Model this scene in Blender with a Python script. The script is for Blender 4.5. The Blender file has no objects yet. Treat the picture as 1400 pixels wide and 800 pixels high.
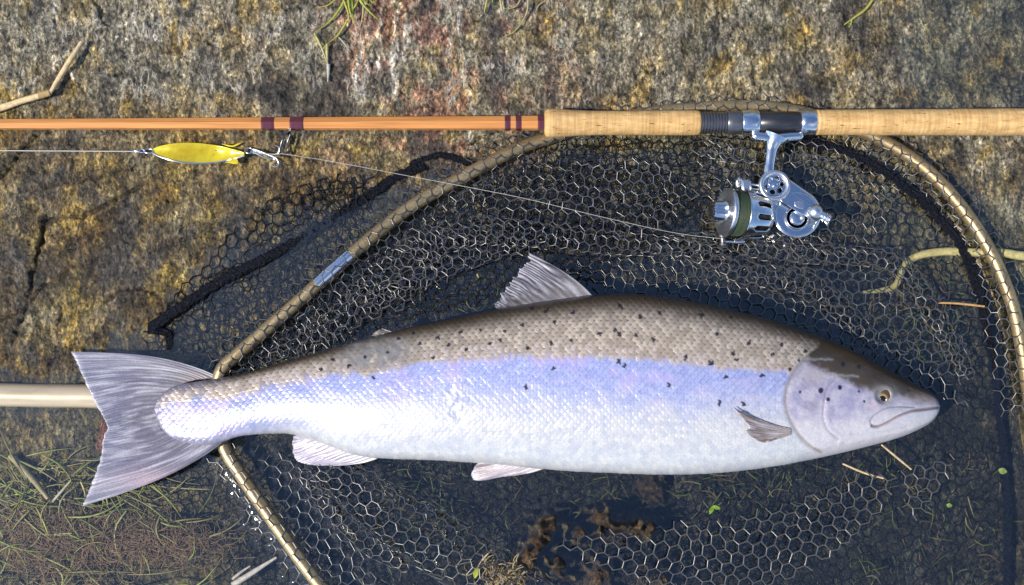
import bpy, math
import numpy as np
from math import radians as RAD, pi

# ------------------------------------------------------------------ camera, sky, sun
scene = bpy.context.scene
col = scene.collection
TILT, DIST, PXM = RAD(9), 1.35, 1250.0            # camera tilt, distance to picture centre, photo px per metre
LENS = 36.0 * DIST * PXM / 1400.0
FPX = 1400.0 * LENS / 36.0
CAM = np.array([0.0, -DIST * math.sin(TILT), DIST * math.cos(TILT)])
cd = bpy.data.cameras.new('camera'); cam = bpy.data.objects.new('camera', cd); col.objects.link(cam)
cd.lens = LENS; cd.sensor_width = 36.0; cd.clip_start = 0.02; cd.clip_end = 500
cam.location = CAM; cam.rotation_euler = (TILT, 0, 0)
scene.camera = cam

SUN_EL, SUN_AZ = RAD(49), RAD(-114)
w = bpy.data.worlds.new('World'); scene.world = w; w.use_nodes = True
nt = w.node_tree; nt.nodes.clear()
def wn(t, **k):
    n = nt.nodes.new(t)
    for a, b in k.items(): setattr(n, a, b)
    return n
sky = wn('ShaderNodeTexSky', sky_type='NISHITA', sun_disc=False, sun_elevation=SUN_EL, sun_rotation=SUN_AZ)
sky.air_density = 1.0; sky.dust_density = 0.2; sky.ozone_density = 6.0
bg = wn('ShaderNodeBackground'); bg.inputs['Strength'].default_value = 0.115
outw = wn('ShaderNodeOutputWorld')
tc = wn('ShaderNodeTexCoord')
cn = wn('ShaderNodeTexNoise', noise_dimensions='4D'); cn.inputs['W'].default_value = 11.6; cn.inputs['Scale'].default_value = 2.3; cn.inputs['Detail'].default_value = 7
cn.inputs['Roughness'].default_value = 0.58; cn.inputs['Distortion'].default_value = 0.4
cr = wn('ShaderNodeValToRGB'); cr.color_ramp.elements[0].position = 0.53; cr.color_ramp.elements[1].position = 0.80
cr.color_ramp.elements[1].color = (0.8, 0.8, 0.8, 1)
mx = wn('ShaderNodeMixRGB'); mx.inputs[2].default_value = (8.0, 8.3, 8.9, 1)
nt.links.new(tc.outputs['Generated'], cn.inputs['Vector']); nt.links.new(cn.outputs['Fac'], cr.inputs['Fac'])
nt.links.new(cr.outputs['Color'], mx.inputs[0]); nt.links.new(sky.outputs['Color'], mx.inputs[1])
nt.links.new(mx.outputs[0], bg.inputs['Color']); nt.links.new(bg.outputs[0], outw.inputs[0])

sd = bpy.data.lights.new('sun', 'SUN'); sun = bpy.data.objects.new('sun', sd); col.objects.link(sun)
sd.energy = 3.6; sd.angle = RAD(0.5); sd.color = (1.0, 0.91, 0.78)
sun.rotation_euler = (pi / 2 - SUN_EL, 0, pi - SUN_AZ)
vs = scene.view_settings
vs.view_transform = 'Standard'; vs.look = 'None'; vs.gamma = 1.0; vs.use_curve_mapping = False; vs.exposure = 0.55

# ------------------------------------------------------------------ maths helpers
ct, st = math.cos(TILT), math.sin(TILT)
def W(px, py, z=0.0):
    """point of the place at height z that the camera sees at photo pixel (px,py)"""
    px = np.asarray(px, float); py = np.asarray(py, float); z = np.asarray(z, float)
    a = (px - 700) / FPX; b = -(py - 400) / FPX
    dx, dy, dz = a, b * ct + st, b * st - ct
    t = (z - CAM[2]) / dz
    return np.stack(np.broadcast_arrays(dx * t, CAM[1] + dy * t, z), -1)
def proj(P):
    d = P - CAM
    y = d[..., 1] * ct + d[..., 2] * st
    zz = d[..., 1] * st - d[..., 2] * ct
    return 700 + FPX * d[..., 0] / zz, 400 - FPX * y / zz
def KP(z): return (CAM[2] - z) / math.cos(TILT) / FPX      # metres per photo pixel at height z
rng = np.random.default_rng(7)
_pt = {}
def gnoise(x, y, seed=0):
    if seed not in _pt:
        r = np.random.default_rng(seed + 1000); a = r.random(65536) * 2 * pi
        _pt[seed] = (np.cos(a), np.sin(a))
    gc, gs = _pt[seed]
    x = np.asarray(x, float); y = np.asarray(y, float)
    xi = np.floor(x).astype(np.int64); yi = np.floor(y).astype(np.int64); fx = x - xi; fy = y - yi
    def g(i, j):
        h = ((xi + i) * 73856093 ^ (yi + j) * 19349663) & 65535
        return gc[h] * (fx - i) + gs[h] * (fy - j)
    u = fx * fx * fx * (fx * (fx * 6 - 15) + 10); v = fy * fy * fy * (fy * (fy * 6 - 15) + 10)
    a = g(0, 0) * (1 - u) + g(1, 0) * u; b = g(0, 1) * (1 - u) + g(1, 1) * u
    return (a * (1 - v) + b * v) * 1.5
def fbm(x, y, oc=4, seed=0, rough=0.5):
    s = 0; a = 1.0; f = 1.0; n = 0
    for k in range(oc):
        s = s + a * gnoise(x * f, y * f, seed + k); n += a; a *= rough; f *= 2.03
    return s / n
def smooth(e0, e1, x):
    t = np.clip((x - e0) / (e1 - e0), 0, 1); return t * t * (3 - 2 * t)
def spline(pts, n):
    """Catmull-Rom through pts (any dimension), n samples equally spaced in arc length"""
    P = np.asarray(pts, float)
    if len(P) == 2: return P[0] + (P[1] - P[0]) * np.linspace(0, 1, n)[:, None]
    Q = np.vstack([2 * P[0] - P[1], P, 2 * P[-1] - P[-2]]); o = []
    t = np.linspace(0, 1, 25)[:-1, None]
    for i in range(1, len(Q) - 2):
        p0, p1, p2, p3 = Q[i - 1], Q[i], Q[i + 1], Q[i + 2]
        o.append(0.5 * ((2 * p1) + (p2 - p0) * t + (2 * p0 - 5 * p1 + 4 * p2 - p3) * t * t + (3 * p1 - p0 - 3 * p2 + p3) * t ** 3))
    o = np.vstack(o + [P[-1:]])
    s = np.r_[0, np.cumsum(np.linalg.norm(np.diff(o, axis=0), axis=1))]
    q = np.linspace(0, s[-1], n)
    return np.stack([np.interp(q, s, o[:, k]) for k in range(o.shape[1])], 1)
def curve_y(pts, xs):
    s = spline(pts, 600); o = np.argsort(s[:, 0]); return np.interp(xs, s[o, 0], s[o, 1])
def seg_dist(x, y, pts):
    P = np.asarray(pts, float); d = np.full(np.shape(x), 1e9)
    for (a, b) in zip(P[:-1], P[1:]):
        v = b - a; L = v @ v + 1e-12
        t = np.clip(((x - a[0]) * v[0] + (y - a[1]) * v[1]) / L, 0, 1)
        d = np.minimum(d, np.hypot(x - a[0] - t * v[0], y - a[1] - t * v[1]))
    return d
def inpoly(x, y, poly):
    P = np.asarray(poly, float); r = np.zeros(np.shape(x), bool)
    for (x0, y0), (x1, y1) in zip(P, np.roll(P, -1, 0)):
        c = ((y0 > y) != (y1 > y)) & (x < (x1 - x0) * (y - y0) / (y1 - y0 + 1e-12) + x0)
        r ^= c
    return r
def mixc(a, b, t):
    t = np.asarray(t)[..., None]; return np.asarray(a) * (1 - t) + np.asarray(b) * t

# ------------------------------------------------------------------ object helpers
ORG = {}
def tag(o, label=None, cat=None, group=None, kind=None):
    if label: o['label'] = label
    if cat: o['category'] = cat
    if group: o['group'] = group
    if kind: o['kind'] = kind
    return o
def thing(name, label, cat, loc=(0, 0, 0), group=None):
    o = bpy.data.objects.new(name, None); o.empty_display_size = 0.02; col.objects.link(o)
    o.location = loc; ORG[o.name] = np.array(loc, float)
    return tag(o, label, cat, group)
class MB:
    def __init__(s): s.v = []; s.f = {3: [], 4: []}; s.n = 0; s.c = []
    def add(s, v, f, c=None):
        v = np.asarray(v, float).reshape(-1, 3); f = np.asarray(f, int)
        s.v.append(v); s.f[f.shape[1]].append(f + s.n); s.n += len(v)
        if c is None: c = (1, 1, 1, 1)
        c = np.atleast_2d(np.asarray(c, float))
        if c.shape[1] == 3: c = np.c_[c, np.ones(len(c))]
        s.c.append(np.broadcast_to(c, (len(v), 4)))
        return s
def make_mesh(name, mb, mat, smoothf=True, use_col=True):
    me = bpy.data.meshes.new(name)
    V = np.vstack(mb.v); q = [np.vstack(f) for f in (mb.f[3], mb.f[4]) if f]
    me.vertices.add(len(V)); me.vertices.foreach_set('co', V.astype(np.float32).ravel())
    nl = sum(f.size for f in q); nf = sum(len(f) for f in q)
    me.loops.add(nl); me.polygons.add(nf)
    me.loops.foreach_set('vertex_index', np.concatenate([f.ravel() for f in q]).astype(np.int32))
    cnt = np.concatenate([np.full(len(f), f.shape[1]) for f in q])
    me.polygons.foreach_set('loop_start', np.r_[0, np.cumsum(cnt)[:-1]].astype(np.int32))
    me.polygons.foreach_set('use_smooth', np.full(nf, smoothf))
    me.update(calc_edges=True); me.validate()
    if use_col:
        at = me.attributes.new('col', 'FLOAT_COLOR', 'POINT')
        at.data.foreach_set('color', np.vstack(mb.c).astype(np.float32).ravel())
    if mat: me.materials.append(mat)
    return me
def obj(name, mb, mat, parent=None, smoothf=True, auto=None):
    o_ = np.zeros(3); p = parent
    if p is not None:
        while p.parent: p = p.parent
        o_ = ORG.get(p.name, o_)
    mb.v = [v - o_ for v in mb.v]
    me = make_mesh(name, mb, mat, smoothf)
    o = bpy.data.objects.new(name, me); col.objects.link(o)
    if parent is not None: o.parent = parent
    if auto:
        me.shade_smooth() if hasattr(me, 'shade_smooth') else None
        try: me.set_sharp_from_angle(angle=RAD(auto))
        except Exception: pass
    return o
def grid_faces(nu, nv, wrap=False):
    i = np.arange(nu - 1)[:, None]; j = np.arange(nv if wrap else nv - 1)[None]
    a = i * nv + j; b = i * nv + (j + 1) % nv
    return np.stack([a, b, b + nv, a + nv], -1).reshape(-1, 4)
def frames(P):
    T = np.gradient(P, axis=0); T /= np.linalg.norm(T, axis=1)[:, None] + 1e-12
    up = np.array([0, 0, 1.0]); 
    N = np.cross(T, up); ln = np.linalg.norm(N, axis=1)
    N[ln < 1e-3] = (1, 0, 0); N /= np.linalg.norm(N, axis=1)[:, None]
    B = np.cross(N, T); return T, N, B
def tube(mb, P, r, sides=10, cap=True, flat=1.0, c=None, phase=0.0):
    P = np.asarray(P, float); n = len(P); r = np.broadcast_to(np.asarray(r, float), (n,))
    T, N, B = frames(P); a = np.arange(sides) * 2 * pi / sides + phase
    V = P[:, None] + r[:, None, None] * (np.cos(a)[None, :, None] * N[:, None] + flat * np.sin(a)[None, :, None] * B[:, None])
    cc = None if c is None else np.repeat(np.broadcast_to(np.asarray(c, float), (n, 3)), sides, 0)
    mb.add(V, grid_faces(n, sides, True), cc)
    if cap:
        for e in (0, n - 1):
            v = np.vstack([V[e], P[e:e + 1]]); k = np.arange(sides)
            f = np.stack([k, (k + 1) % sides, np.full(sides, sides)], 1)
            mb.add(v, f if e else f[:, ::-1], None if c is None else np.broadcast_to(cc[0], (sides + 1, 3)))
    return mb
def lathe(mb, prof, o, ax, sides=40, e1=None, c=None, phase=0.0, rfun=None):
    """revolve profile [(t,r)...] about axis ax through o"""
    ax = np.asarray(ax, float); ax /= np.linalg.norm(ax); o = np.asarray(o, float)
    if e1 is None: e1 = np.cross(ax, [0, 0, 1.0]) if abs(ax[2]) < .95 else np.array([1.0, 0, 0])
    e1 = e1 - ax * (e1 @ ax); e1 /= np.linalg.norm(e1); e2 = np.cross(ax, e1)
    pr = np.asarray(prof, float); a = np.arange(sides) * 2 * pi / sides + phase
    R = pr[:, 1][:, None] * np.ones(sides)
    if rfun is not None: R = rfun(pr[:, 0][:, None], R, a[None])
    V = o + pr[:, 0][:, None, None] * ax + R[..., None] * (np.cos(a)[None, :, None] * e1 + np.sin(a)[None, :, None] * e2)
    mb.add(V, grid_faces(len(pr), sides, True), c); return mb
def box(mb, c, ex, ey, ez, hx, hy, hz, bev=0.25):
    """rounded-corner box from a small lathe-like grid (superellipse section)"""
    ex, ey, ez = [np.asarray(e, float) / np.linalg.norm(e) for e in (ex, ey, ez)]
    b = bev * min(hx, hy, hz)
    pts = []
    for (z, ins) in ((-hz, b), (-hz + b, 0), (hz - b, 0), (hz, b)):
        x, y = hx - ins, hy - ins
        for (sx, sy, q) in ((1, 1, 0), (1, 1, 1), (-1, 1, 1), (-1, 1, 0), (-1, -1, 0), (-1, -1, 1), (1, -1, 1), (1, -1, 0)):
            pts.append((sx * (x - (b if q else 0)), sy * (y - (0 if q else b)), z))
    p = np.array(pts); V = np.asarray(c) + p[:, :1] * ex + p[:, 1:2] * ey + p[:, 2:] * ez
    f = grid_faces(4, 8, True); mb.add(V, f)
    for e in (0, 24):
        v = np.vstack([V[e:e + 8], V[e:e + 8].mean(0)]); k = np.arange(8)
        mb.add(v, np.stack([k, (k + 1) % 8, np.full(8, 8)], 1))
    return mb

# ------------------------------------------------------------------ materials
class MT:
    def __init__(s, name):
        s.m = bpy.data.materials.new(name); s.m.use_nodes = True; s.t = s.m.node_tree
        s.b = s.t.nodes['Principled BSDF']; s.out = s.t.nodes['Material Output']
    def n(s, t, **k):
        n = s.t.nodes.new(t)
        for a, b in k.items():
            if a[0] == '_': setattr(n, a[1:], b)
            else: n.inputs[a.replace('__', ' ')].default_value = b
        return n
    def l(s, a, b): s.t.links.new(a, b); return s
    def p(s, **k):
        for a, b in k.items(): s.b.inputs[a.replace('__', ' ')].default_value = b
        return s
    def coord(s, scale=(1, 1, 1)):
        c = s.n('ShaderNodeTexCoord'); m = s.n('ShaderNodeMapping', Scale=scale); s.l(c.outputs['Object'], m.inputs[0]); return m.outputs[0]
    def noise(s, scale, detail=4, rough=0.55, vec=None, dist=0.0):
        n = s.n('ShaderNodeTexNoise', Scale=scale, Detail=detail, Roughness=rough, Distortion=dist)
        s.l(vec if vec is not None else s.coord(), n.inputs['Vector']); return n.outputs['Fac']
    def ramp(s, fac, *stops):
        r = s.n('ShaderNodeValToRGB'); e = r.color_ramp.elements
        while len(e) < len(stops): e.new(0.5)
        for q, (pos, c) in zip(e, stops):
            q.position = pos; q.color = (c, c, c, 1) if np.isscalar(c) else (*c, 1)
        s.l(fac, r.inputs[0]); return r.outputs[0]
    def mul(s, a, b, fac=1.0, mode='MULTIPLY'):
        m = s.n('ShaderNodeMixRGB', _blend_type=mode); m.inputs[0].default_value = fac
        s.l(a, m.inputs[1]); s.l(b, m.inputs[2]); return m.outputs[0]
    def mix(s, fac, a, b):
        m = s.n('ShaderNodeMixRGB'); s.l(fac, m.inputs[0])
        for k, q in ((1, a), (2, b)):
            if isinstance(q, tuple): m.inputs[k].default_value = (*q, 1)
            else: s.l(q, m.inputs[k])
        return m.outputs[0]
    def attr(s): return s.n('ShaderNodeAttribute', _attribute_name='col')
    def bump(s, h, dist, strength=1.0, prev=None):
        b = s.n('ShaderNodeBump', Strength=strength, Distance=dist); s.l(h, b.inputs['Height'])
        if prev is not None: s.l(prev, b.inputs['Normal'])
        return b.outputs[0]
    def base(s, c): s.l(c, s.b.inputs['Base Color']); return s
    def nor(s, n): s.l(n, s.b.inputs['Normal']); return s
def simple(name, c, rough=0.5, metal=0.0, vary=0.25, scale=300, bump=0.0, coat=0.0, stretch=(1, 1, 1), rvar=0.12):
    m = MT(name); v = m.coord(stretch); nf = m.noise(scale, 5, 0.6, v)
    rgb = m.n('ShaderNodeRGB'); rgb.outputs[0].default_value = (*c, 1)
    m.base(m.mul(rgb.outputs[0], m.ramp(nf, (0.25, 1 - vary), (0.75, 1 + vary))))
    m.p(Roughness=rough, Metallic=metal)
    rr = m.n('ShaderNodeMapRange'); rr.inputs['To Min'].default_value = max(0.02, rough - rvar); rr.inputs['To Max'].default_value = rough + rvar
    m.l(nf, rr.inputs['Value']); m.l(rr.outputs[0], m.b.inputs['Roughness'])
    if coat: m.p(Coat__Weight=coat, Coat__Roughness=0.06)
    if bump: m.nor(m.bump(nf, bump))
    return m

# --- rock: colour zones come with the mesh, grain, crust and sparkle from noise
m = MT('wet_rock'); a = m.attr(); v = m.coord((1, 0.62, 1))
n1 = m.noise(85, 6, 0.68, v, 0.5); n2 = m.noise(330, 4, 0.7, v); n4 = m.noise(20, 3, 0.6)
dv = m.n('ShaderNodeMixRGB'); dv.inputs[0].default_value = 0.006
wn_ = m.n('ShaderNodeTexNoise', Scale=260.0, Detail=2.0); m.l(v, wn_.inputs['Vector']); m.l(v, dv.inputs[1]); m.l(wn_.outputs['Color'], dv.inputs[2])
v1 = m.n('ShaderNodeTexVoronoi', Scale=430.0); m.l(dv.outputs[0], v1.inputs['Vector']); g1 = m.n('ShaderNodeRGBToBW'); m.l(v1.outputs['Color'], g1.inputs[0])
c = m.mul(a.outputs['Color'], m.ramp(n1, (0.36, 0.20), (0.5, 0.9), (0.64, 1.85)))
c = m.mul(c, m.ramp(n2, (0.37, 0.22), (0.46, 0.85), (0.66, 1.8)))
c = m.mul(c, m.ramp(g1.outputs[0], (0.2, 0.50), (0.55, 0.98), (0.85, 1.65)))
c = m.mul(c, m.ramp(n4, (0.36, (1.12, 1.0, 0.72)), (0.5, (1, 1, 1)), (0.64, (0.92, 0.97, 1.05))))
# pale crust threads on the drier rock
wm = m.noise(62, 3, 0.55, m.coord((1, 0.34, 1)), 1.6); wk = m.noise(26, 2, 0.5)
th = m.mul(m.ramp(wm, (0.455, 0.0), (0.50, 1.0), (0.545, 0.0)), m.ramp(wk, (0.53, 0.0), (0.62, 1.0)))
tf = m.n('ShaderNodeMath', _operation='MULTIPLY'); m.l(th, tf.inputs[0]); m.l(a.outputs['Alpha'], tf.inputs[1])
c = m.mix(tf.outputs[0], c, (0.72, 0.66, 0.54)); m.base(c)
m.l(m.ramp(n1, (0.3, 0.25), (0.7, 0.55)), m.b.inputs['Roughness'])
b = m.bump(n1, 0.010, 1.0); b = m.bump(n2, 0.0042, 1.0, b); b = m.bump(tf.outputs[0], 0.002, 0.8, b); m.nor(b)
m.p(Coat__Weight=0.22, Coat__Roughness=0.14); m.l(b, m.b.inputs['Coat Normal'])
ROCK = m.m

# --- water: clear surface, mirror by Fresnel, straight-through light
m = MT('clear_water'); m.t.nodes.remove(m.b)
lw = m.n('ShaderNodeLayerWeight', Blend=0.5); pw = m.n('ShaderNodeMath', _operation='POWER'); pw.inputs[1].default_value = 5.0; fr = m.n('ShaderNodeMapRange'); fr.inputs['To Min'].default_value = 0.085; m.l(lw.outputs['Facing'], pw.inputs[0]); m.l(pw.outputs[0], fr.inputs['Value']); tr = m.n('ShaderNodeBsdfTransparent', Color=(0.93, 0.95, 0.90, 1)); gl = m.n('ShaderNodeBsdfGlossy', Roughness=0.015, Color=(1, 1, 1, 1))
ms = m.n('ShaderNodeMixShader'); m.l(fr.outputs[0], ms.inputs[0]); m.l(tr.outputs[0], ms.inputs[1]); m.l(gl.outputs[0], ms.inputs[2]); m.l(ms.outputs[0], m.out.inputs[0])
bn = m.bump(m.noise(55, 3, 0.5), 0.0016, 0.5); bn = m.bump(m.noise(240, 2, 0.5), 0.0003, 0.5, bn)
m.l(bn, lw.inputs['Normal']); m.l(bn, gl.inputs['Normal'])
WATER = m.m

# --- salmon skin (colours of scales and spots, with painted sheen and glints, come with the mesh)
m = MT('salmon_skin'); a = m.attr(); n1 = m.noise(700, 4, 0.6)
m.base(m.mul(a.outputs['Color'], m.ramp(n1, (0.3, 0.86), (0.7, 1.14))))
m.p(Roughness=0.33, Metallic=0.2, Specular__IOR__Level=0.6)
m.nor(m.bump(n1, 0.0003, 0.6)); SKIN = m.m
m = MT('salmon_fin'); a = m.attr(); n1 = m.noise(500, 4, 0.6)
m.base(m.mul(a.outputs['Color'], m.ramp(n1, (0.3, 0.8), (0.7, 1.2))))
m.p(Roughness=0.28, Specular__IOR__Level=0.6); m.l(a.outputs['Alpha'], m.b.inputs['Alpha']); FIN = m.m
EYEG = simple('eye_gold', (0.38, 0.27, 0.12), 0.15, 0.3, 0.4, 1500).m
EYED = simple('eye_dark', (0.012, 0.012, 0.016), 0.06, 0, 0.1, 300, rvar=0.02).m
EYEB = simple('eye_brown', (0.10, 0.06, 0.035), 0.15, 0, 0.4, 1500).m

# --- tackle
m = MT('varnished_cane'); n1 = m.noise(60, 5, 0.6, m.coord((0.06, 1, 1))); n2 = m.noise(420, 4, 0.6, m.coord((0.03, 1, 1)))
c = m.mix(m.ramp(n1, (0.3, 0.0), (0.7, 1.0)), (0.58, 0.22, 0.045), (0.70, 0.32, 0.085))
m.base(m.mul(c, m.ramp(n2, (0.3, 0.75), (0.7, 1.2)))); m.p(Roughness=0.35, Coat__Weight=0.9, Coat__Roughness=0.12); CANE = m.m
WRAP = simple('burgundy_thread', (0.09, 0.012, 0.022), 0.35, 0, 0.35, 60, 0, 0.9, (25, 1, 1)).m
m = MT('cork'); n1 = m.noise(95, 6, 0.65, m.coord((0.5, 1.6, 1.6))); n2 = m.noise(260, 3, 0.6, m.coord((0.33, 1.5, 1.5))); n3 = m.noise(55, 2, 0.5, m.coord((8, 0.4, 0.4)))
c = m.mix(m.ramp(n1, (0.3, 0.0), (0.72, 1.0)), (0.48, 0.27, 0.085), (0.76, 0.50, 0.215))
c = m.mul(c, m.ramp(n3, (0.35, 0.82), (0.65, 1.12)))
pit = m.ramp(n2, (0.30, 0.30), (0.365, 1.0)); c = m.mul(c, pit); m.base(c); m.p(Roughness=0.62)
m.nor(m.bump(pit, 0.0006, 0.8, m.bump(n1, 0.0005))); CORK = m.m
GUN = simple('gunmetal', (0.20, 0.20, 0.21), 0.36, 0.85, 0.1, 200).m
SEAT = simple('dark_seat', (0.085, 0.085, 0.09), 0.33, 0.8, 0.1, 150, 0, 0, (1, 6, 6)).m
SILV = simple('polished_alloy', (0.78, 0.79, 0.81), 0.20, 1.0, 0.06, 260, 0.00003, rvar=0.07).m
SILV2 = simple('satin_alloy', (0.70, 0.71, 0.73), 0.34, 1.0, 0.08, 320, 0.00004).m
BLACK = simple('dark_cavity', (0.02, 0.02, 0.022), 0.5, 0.2, 0.2, 200).m
LINEG = simple('green_braid', (0.055, 0.085, 0.05), 0.5, 0, 0.45, 900, 0.0002, 0, (3, 1, 1)).m
LINEW = simple('clear_mono', (0.62, 0.60, 0.55), 0.2, 0, 0.1, 300).m
m = MT('yellow_enamel'); n1 = m.noise(60, 5, 0.6); n2 = m.noise(190, 5, 0.65)
c = m.mix(m.ramp(n1, (0.35, 0.0), (0.65, 1.0)), (0.50, 0.36, 0.01), (0.72, 0.60, 0.025))
c = m.mix(m.ramp(n2, (0.66, 0.0), (0.74, 0.8)), c, (0.45, 0.22, 0.03)); m.base(c)
m.p(Roughness=0.22, Metallic=0.15, Coat__Weight=0.5, Coat__Roughness=0.08); m.nor(m.bump(n2, 0.0003)); LURE = m.m
WIRE = simple('dark_wire', (0.16, 0.16, 0.165), 0.25, 0.9, 0.2, 400).m
m = MT('bronze_tube'); n1 = m.noise(40, 5, 0.6, m.coord()); n2 = m.noise(500, 4, 0.6)
c = m.mix(m.ramp(n1, (0.3, 0.0), (0.7, 1.0)), (0.36, 0.26, 0.13), (0.50, 0.38, 0.21)); m.base(m.mul(c, m.ramp(n2, (0.3, 0.75), (0.7, 1.2))))
m.p(Metallic=0.75); m.l(m.ramp(n2, (0.3, 0.32), (0.7, 0.5)), m.b.inputs['Roughness']); BRONZE = m.m
PALE = simple('champagne_tube', (0.62, 0.50, 0.34), 0.3, 0.3, 0.12, 120, 0, 0, (0.2, 1, 1)).m
_st = simple('rubber_mesh_lit', (0.058, 0.057, 0.057), 0.30, 0, 0.3, 300); _st.p(Specular__IOR__Level=1.0, Coat__Weight=0.6, Coat__Roughness=0.3); STRAND = _st.m  # lit copy of the black mesh, pale gleam put into the base colour
_st = simple('rubber_mesh_shaded', (0.010, 0.011, 0.014), 0.7, 0, 0.3, 300); _st.p(Specular__IOR__Level=0.15); STRAND_SHADE = _st.m  # dark copy of the same mesh, shade and lost gleam put into colour
_cd = simple('navy_cord', (0.004, 0.005, 0.011), 0.35, 0, 0.7, 300, 0.006); _cd.p(Specular__IOR__Level=0.25); CORD = _cd.m

# --- plants
def plantmat(name, rough=0.4, tl=0.25):
    m = MT(name); a = m.attr(); n1 = m.noise(260, 4, 0.6)
    c = m.mul(a.outputs['Color'], m.ramp(n1, (0.3, 0.7), (0.7, 1.3))); m.base(c); m.p(Roughness=rough)
    t = m.n('ShaderNodeBsdfTranslucent'); m.l(c, t.inputs[0]); ms = m.n('ShaderNodeMixShader'); ms.inputs[0].default_value = tl
    m.l(m.b.outputs[0], ms.inputs[1]); m.l(t.outputs[0], ms.inputs[2]); m.l(ms.outputs[0], m.out.inputs[0]); return m.m
GRASS = plantmat('grass_blade'); STRAW = plantmat('dry_straw', 0.55, 0.1); ALGA = plantmat('brown_algae', 0.5, 0.3)
m = MT('bubble_film'); m.t.nodes.remove(m.b)
fr = m.n('ShaderNodeFresnel', IOR=1.5); tr = m.n('ShaderNodeBsdfTransparent', Color=(0.97, 0.98, 1, 1)); gl = m.n('ShaderNodeBsdfGlossy', Roughness=0.02)
ms = m.n('ShaderNodeMixShader'); m.l(fr.outputs[0], ms.inputs[0]); m.l(tr.outputs[0], ms.inputs[1]); m.l(gl.outputs[0], ms.inputs[2]); m.l(ms.outputs[0], m.out.inputs[0]); FILM = m.m

# ------------------------------------------------------------------ ground: one rock sheet
CP = np.array([(-60, -40, 46), (180, -40, 47), (350, 0, 44), (700, -30, 42), (1000, 0, 26), (1180, 0, 7), (1300, 0, -3), (1420, -20, -8),
      (-40, 100, 38), (350, 110, 34), (700, 110, 28), (1000, 110, 14), (1200, 110, 2), (1300, 110, -4), (1420, 120, -7),
      (-40, 190, 25), (120, 190, 27), (350, 200, 24), (560, 200, 12), (700, 190, 4), (850, 190, -4), (1050, 190, -6), (1250, 190, 0), (1400, 200, 4),
      (-40, 300, 15), (150, 300, 15), (300, 290, 7), (430, 300, -5), (600, 300, -14), (800, 300, -16), (1000, 300, -15), (1200, 300, -13), (1400, 290, -3),
      (-40, 420, 7), (100, 420, 9), (200, 420, 2), (300, 440, -10), (500, 430, -19), (800, 420, -21), (1100, 420, -22), (1300, 400, -18), (1430, 400, -10),
      (-40, 500, -3), (80, 500, 1), (170, 500, -7), (-40, 560, -15), (75, 590, -5), (180, 560, -15), (300, 560, -20), (500, 540, -22), (900, 540, -24), (1250, 540, -24), (1430, 560, -16),
      (-40, 680, -24), (150, 690, -25), (350, 700, -26), (600, 680, -28), (800, 690, -28), (1000, 680, -28), (1200, 680, -26), (1430, 680, -18),
      (-40, 840, -28), (200, 840, -28), (500, 840, -30), (800, 840, -26), (1100, 840, -30), (1430, 840, -18)], float)
_cw = W(CP[:, 0], CP[:, 1], 0.0)[:, :2]
def _phi(d2): return np.where(d2 > 1e-14, d2 * np.log(d2 + 1e-20) * 0.5, 0)
_A = _phi(((_cw[:, None] - _cw[None]) ** 2).sum(-1)) + np.eye(len(CP)) * 1e-4
_Pm = np.c_[np.ones(len(CP)), _cw]
_sol = np.linalg.solve(np.block([[_A, _Pm], [_Pm.T, np.zeros((3, 3))]]), np.r_[CP[:, 2] / 1000, 0, 0, 0])
def wl(pts): return W(np.array(pts)[:, 0], np.array(pts)[:, 1], 0.0)[:, :2]
CRACKS = [([(138, -20), (142, 14), (150, 30), (158, 46), (164, 60)], 2.0, 6), ([(0, 62), (18, 40), (32, 0)], 3.0, 4), ([(-10, 262), (22, 236), (48, 205), (78, 182)], 4.5, 8),
          ([(280, 62), (296, 76), (312, 84), (326, 78), (346, 70)], 1.6, 4), ([(10, 225), (70, 262), (130, 252), (200, 232)], 1.6, 3),
          ([(200, 258), (120, 300), (70, 305), (58, 350), (40, 420), (20, 470)], 3.0, 6), ([(70, 300), (60, 340), (48, 380)], 4.0, 6), ([(85, 420), (80, 470), (68, 510)], 2.0, 5),
          ([(0, 440), (40, 425), (62, 395), (100, 372)], 2.5, 4), ([(150, 410), (185, 395), (210, 402)], 2.5, 5), ([(620, 205), (655, 192), (690, 178)], 3.0, 6),
          ([(1145, 20), (1160, 55), (1200, 62)], 2.5, 4), ([(975, 0), (978, 60), (972, 110)], 2.0, 4), ([(430, 240), (340, 300), (250, 330)], 2.0, 3)]
VEINS = [([(630, -10), (632, 30), (631, 60), (637, 90), (636, 115), (642, 140), (648, 162)], 1.6), ([(512, 45), (500, 80), (490, 118), (492, 134)], 1.6), ([(515, 70), (508, 105), (500, 140)], 2.0),
         ([(548, 20), (545, 70), (540, 110), (548, 155)], 2.6), ([(562, 40), (556, 80), (552, 110)], 2.2), ([(530, 20), (524, 60), (520, 110)], 1.6), ([(400, 28), (392, 50), (380, 75), (370, 88), (388, 112)], 1.6),
         ([(250, 0), (247, 30), (244, 45)], 1.2), ([(205, 10), (200, 40), (190, 55)], 1.3), ([(222, 45), (224, 70), (232, 76)], 1.2), ([(175, 50), (173, 72), (200, 66)], 1.2), ([(95, 10), (92, 50), (88, 60)], 1.2),
         ([(108, 70), (95, 100), (70, 122), (45, 140)], 1.6), ([(122, 104), (110, 118)], 1.2), ([(330, 90), (328, 110)], 1.6), ([(870, 45), (872, 60)], 1.2), ([(540, 30), (560, 5)], 2.0), ([(640, 175), (641, 196), (648, 200)], 1.4)]
VEINS_W = [(wl(p), wd) for p, wd in VEINS]; CRACKS_W = [(wl(p), wd, dp) for p, wd, dp in CRACKS]
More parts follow.
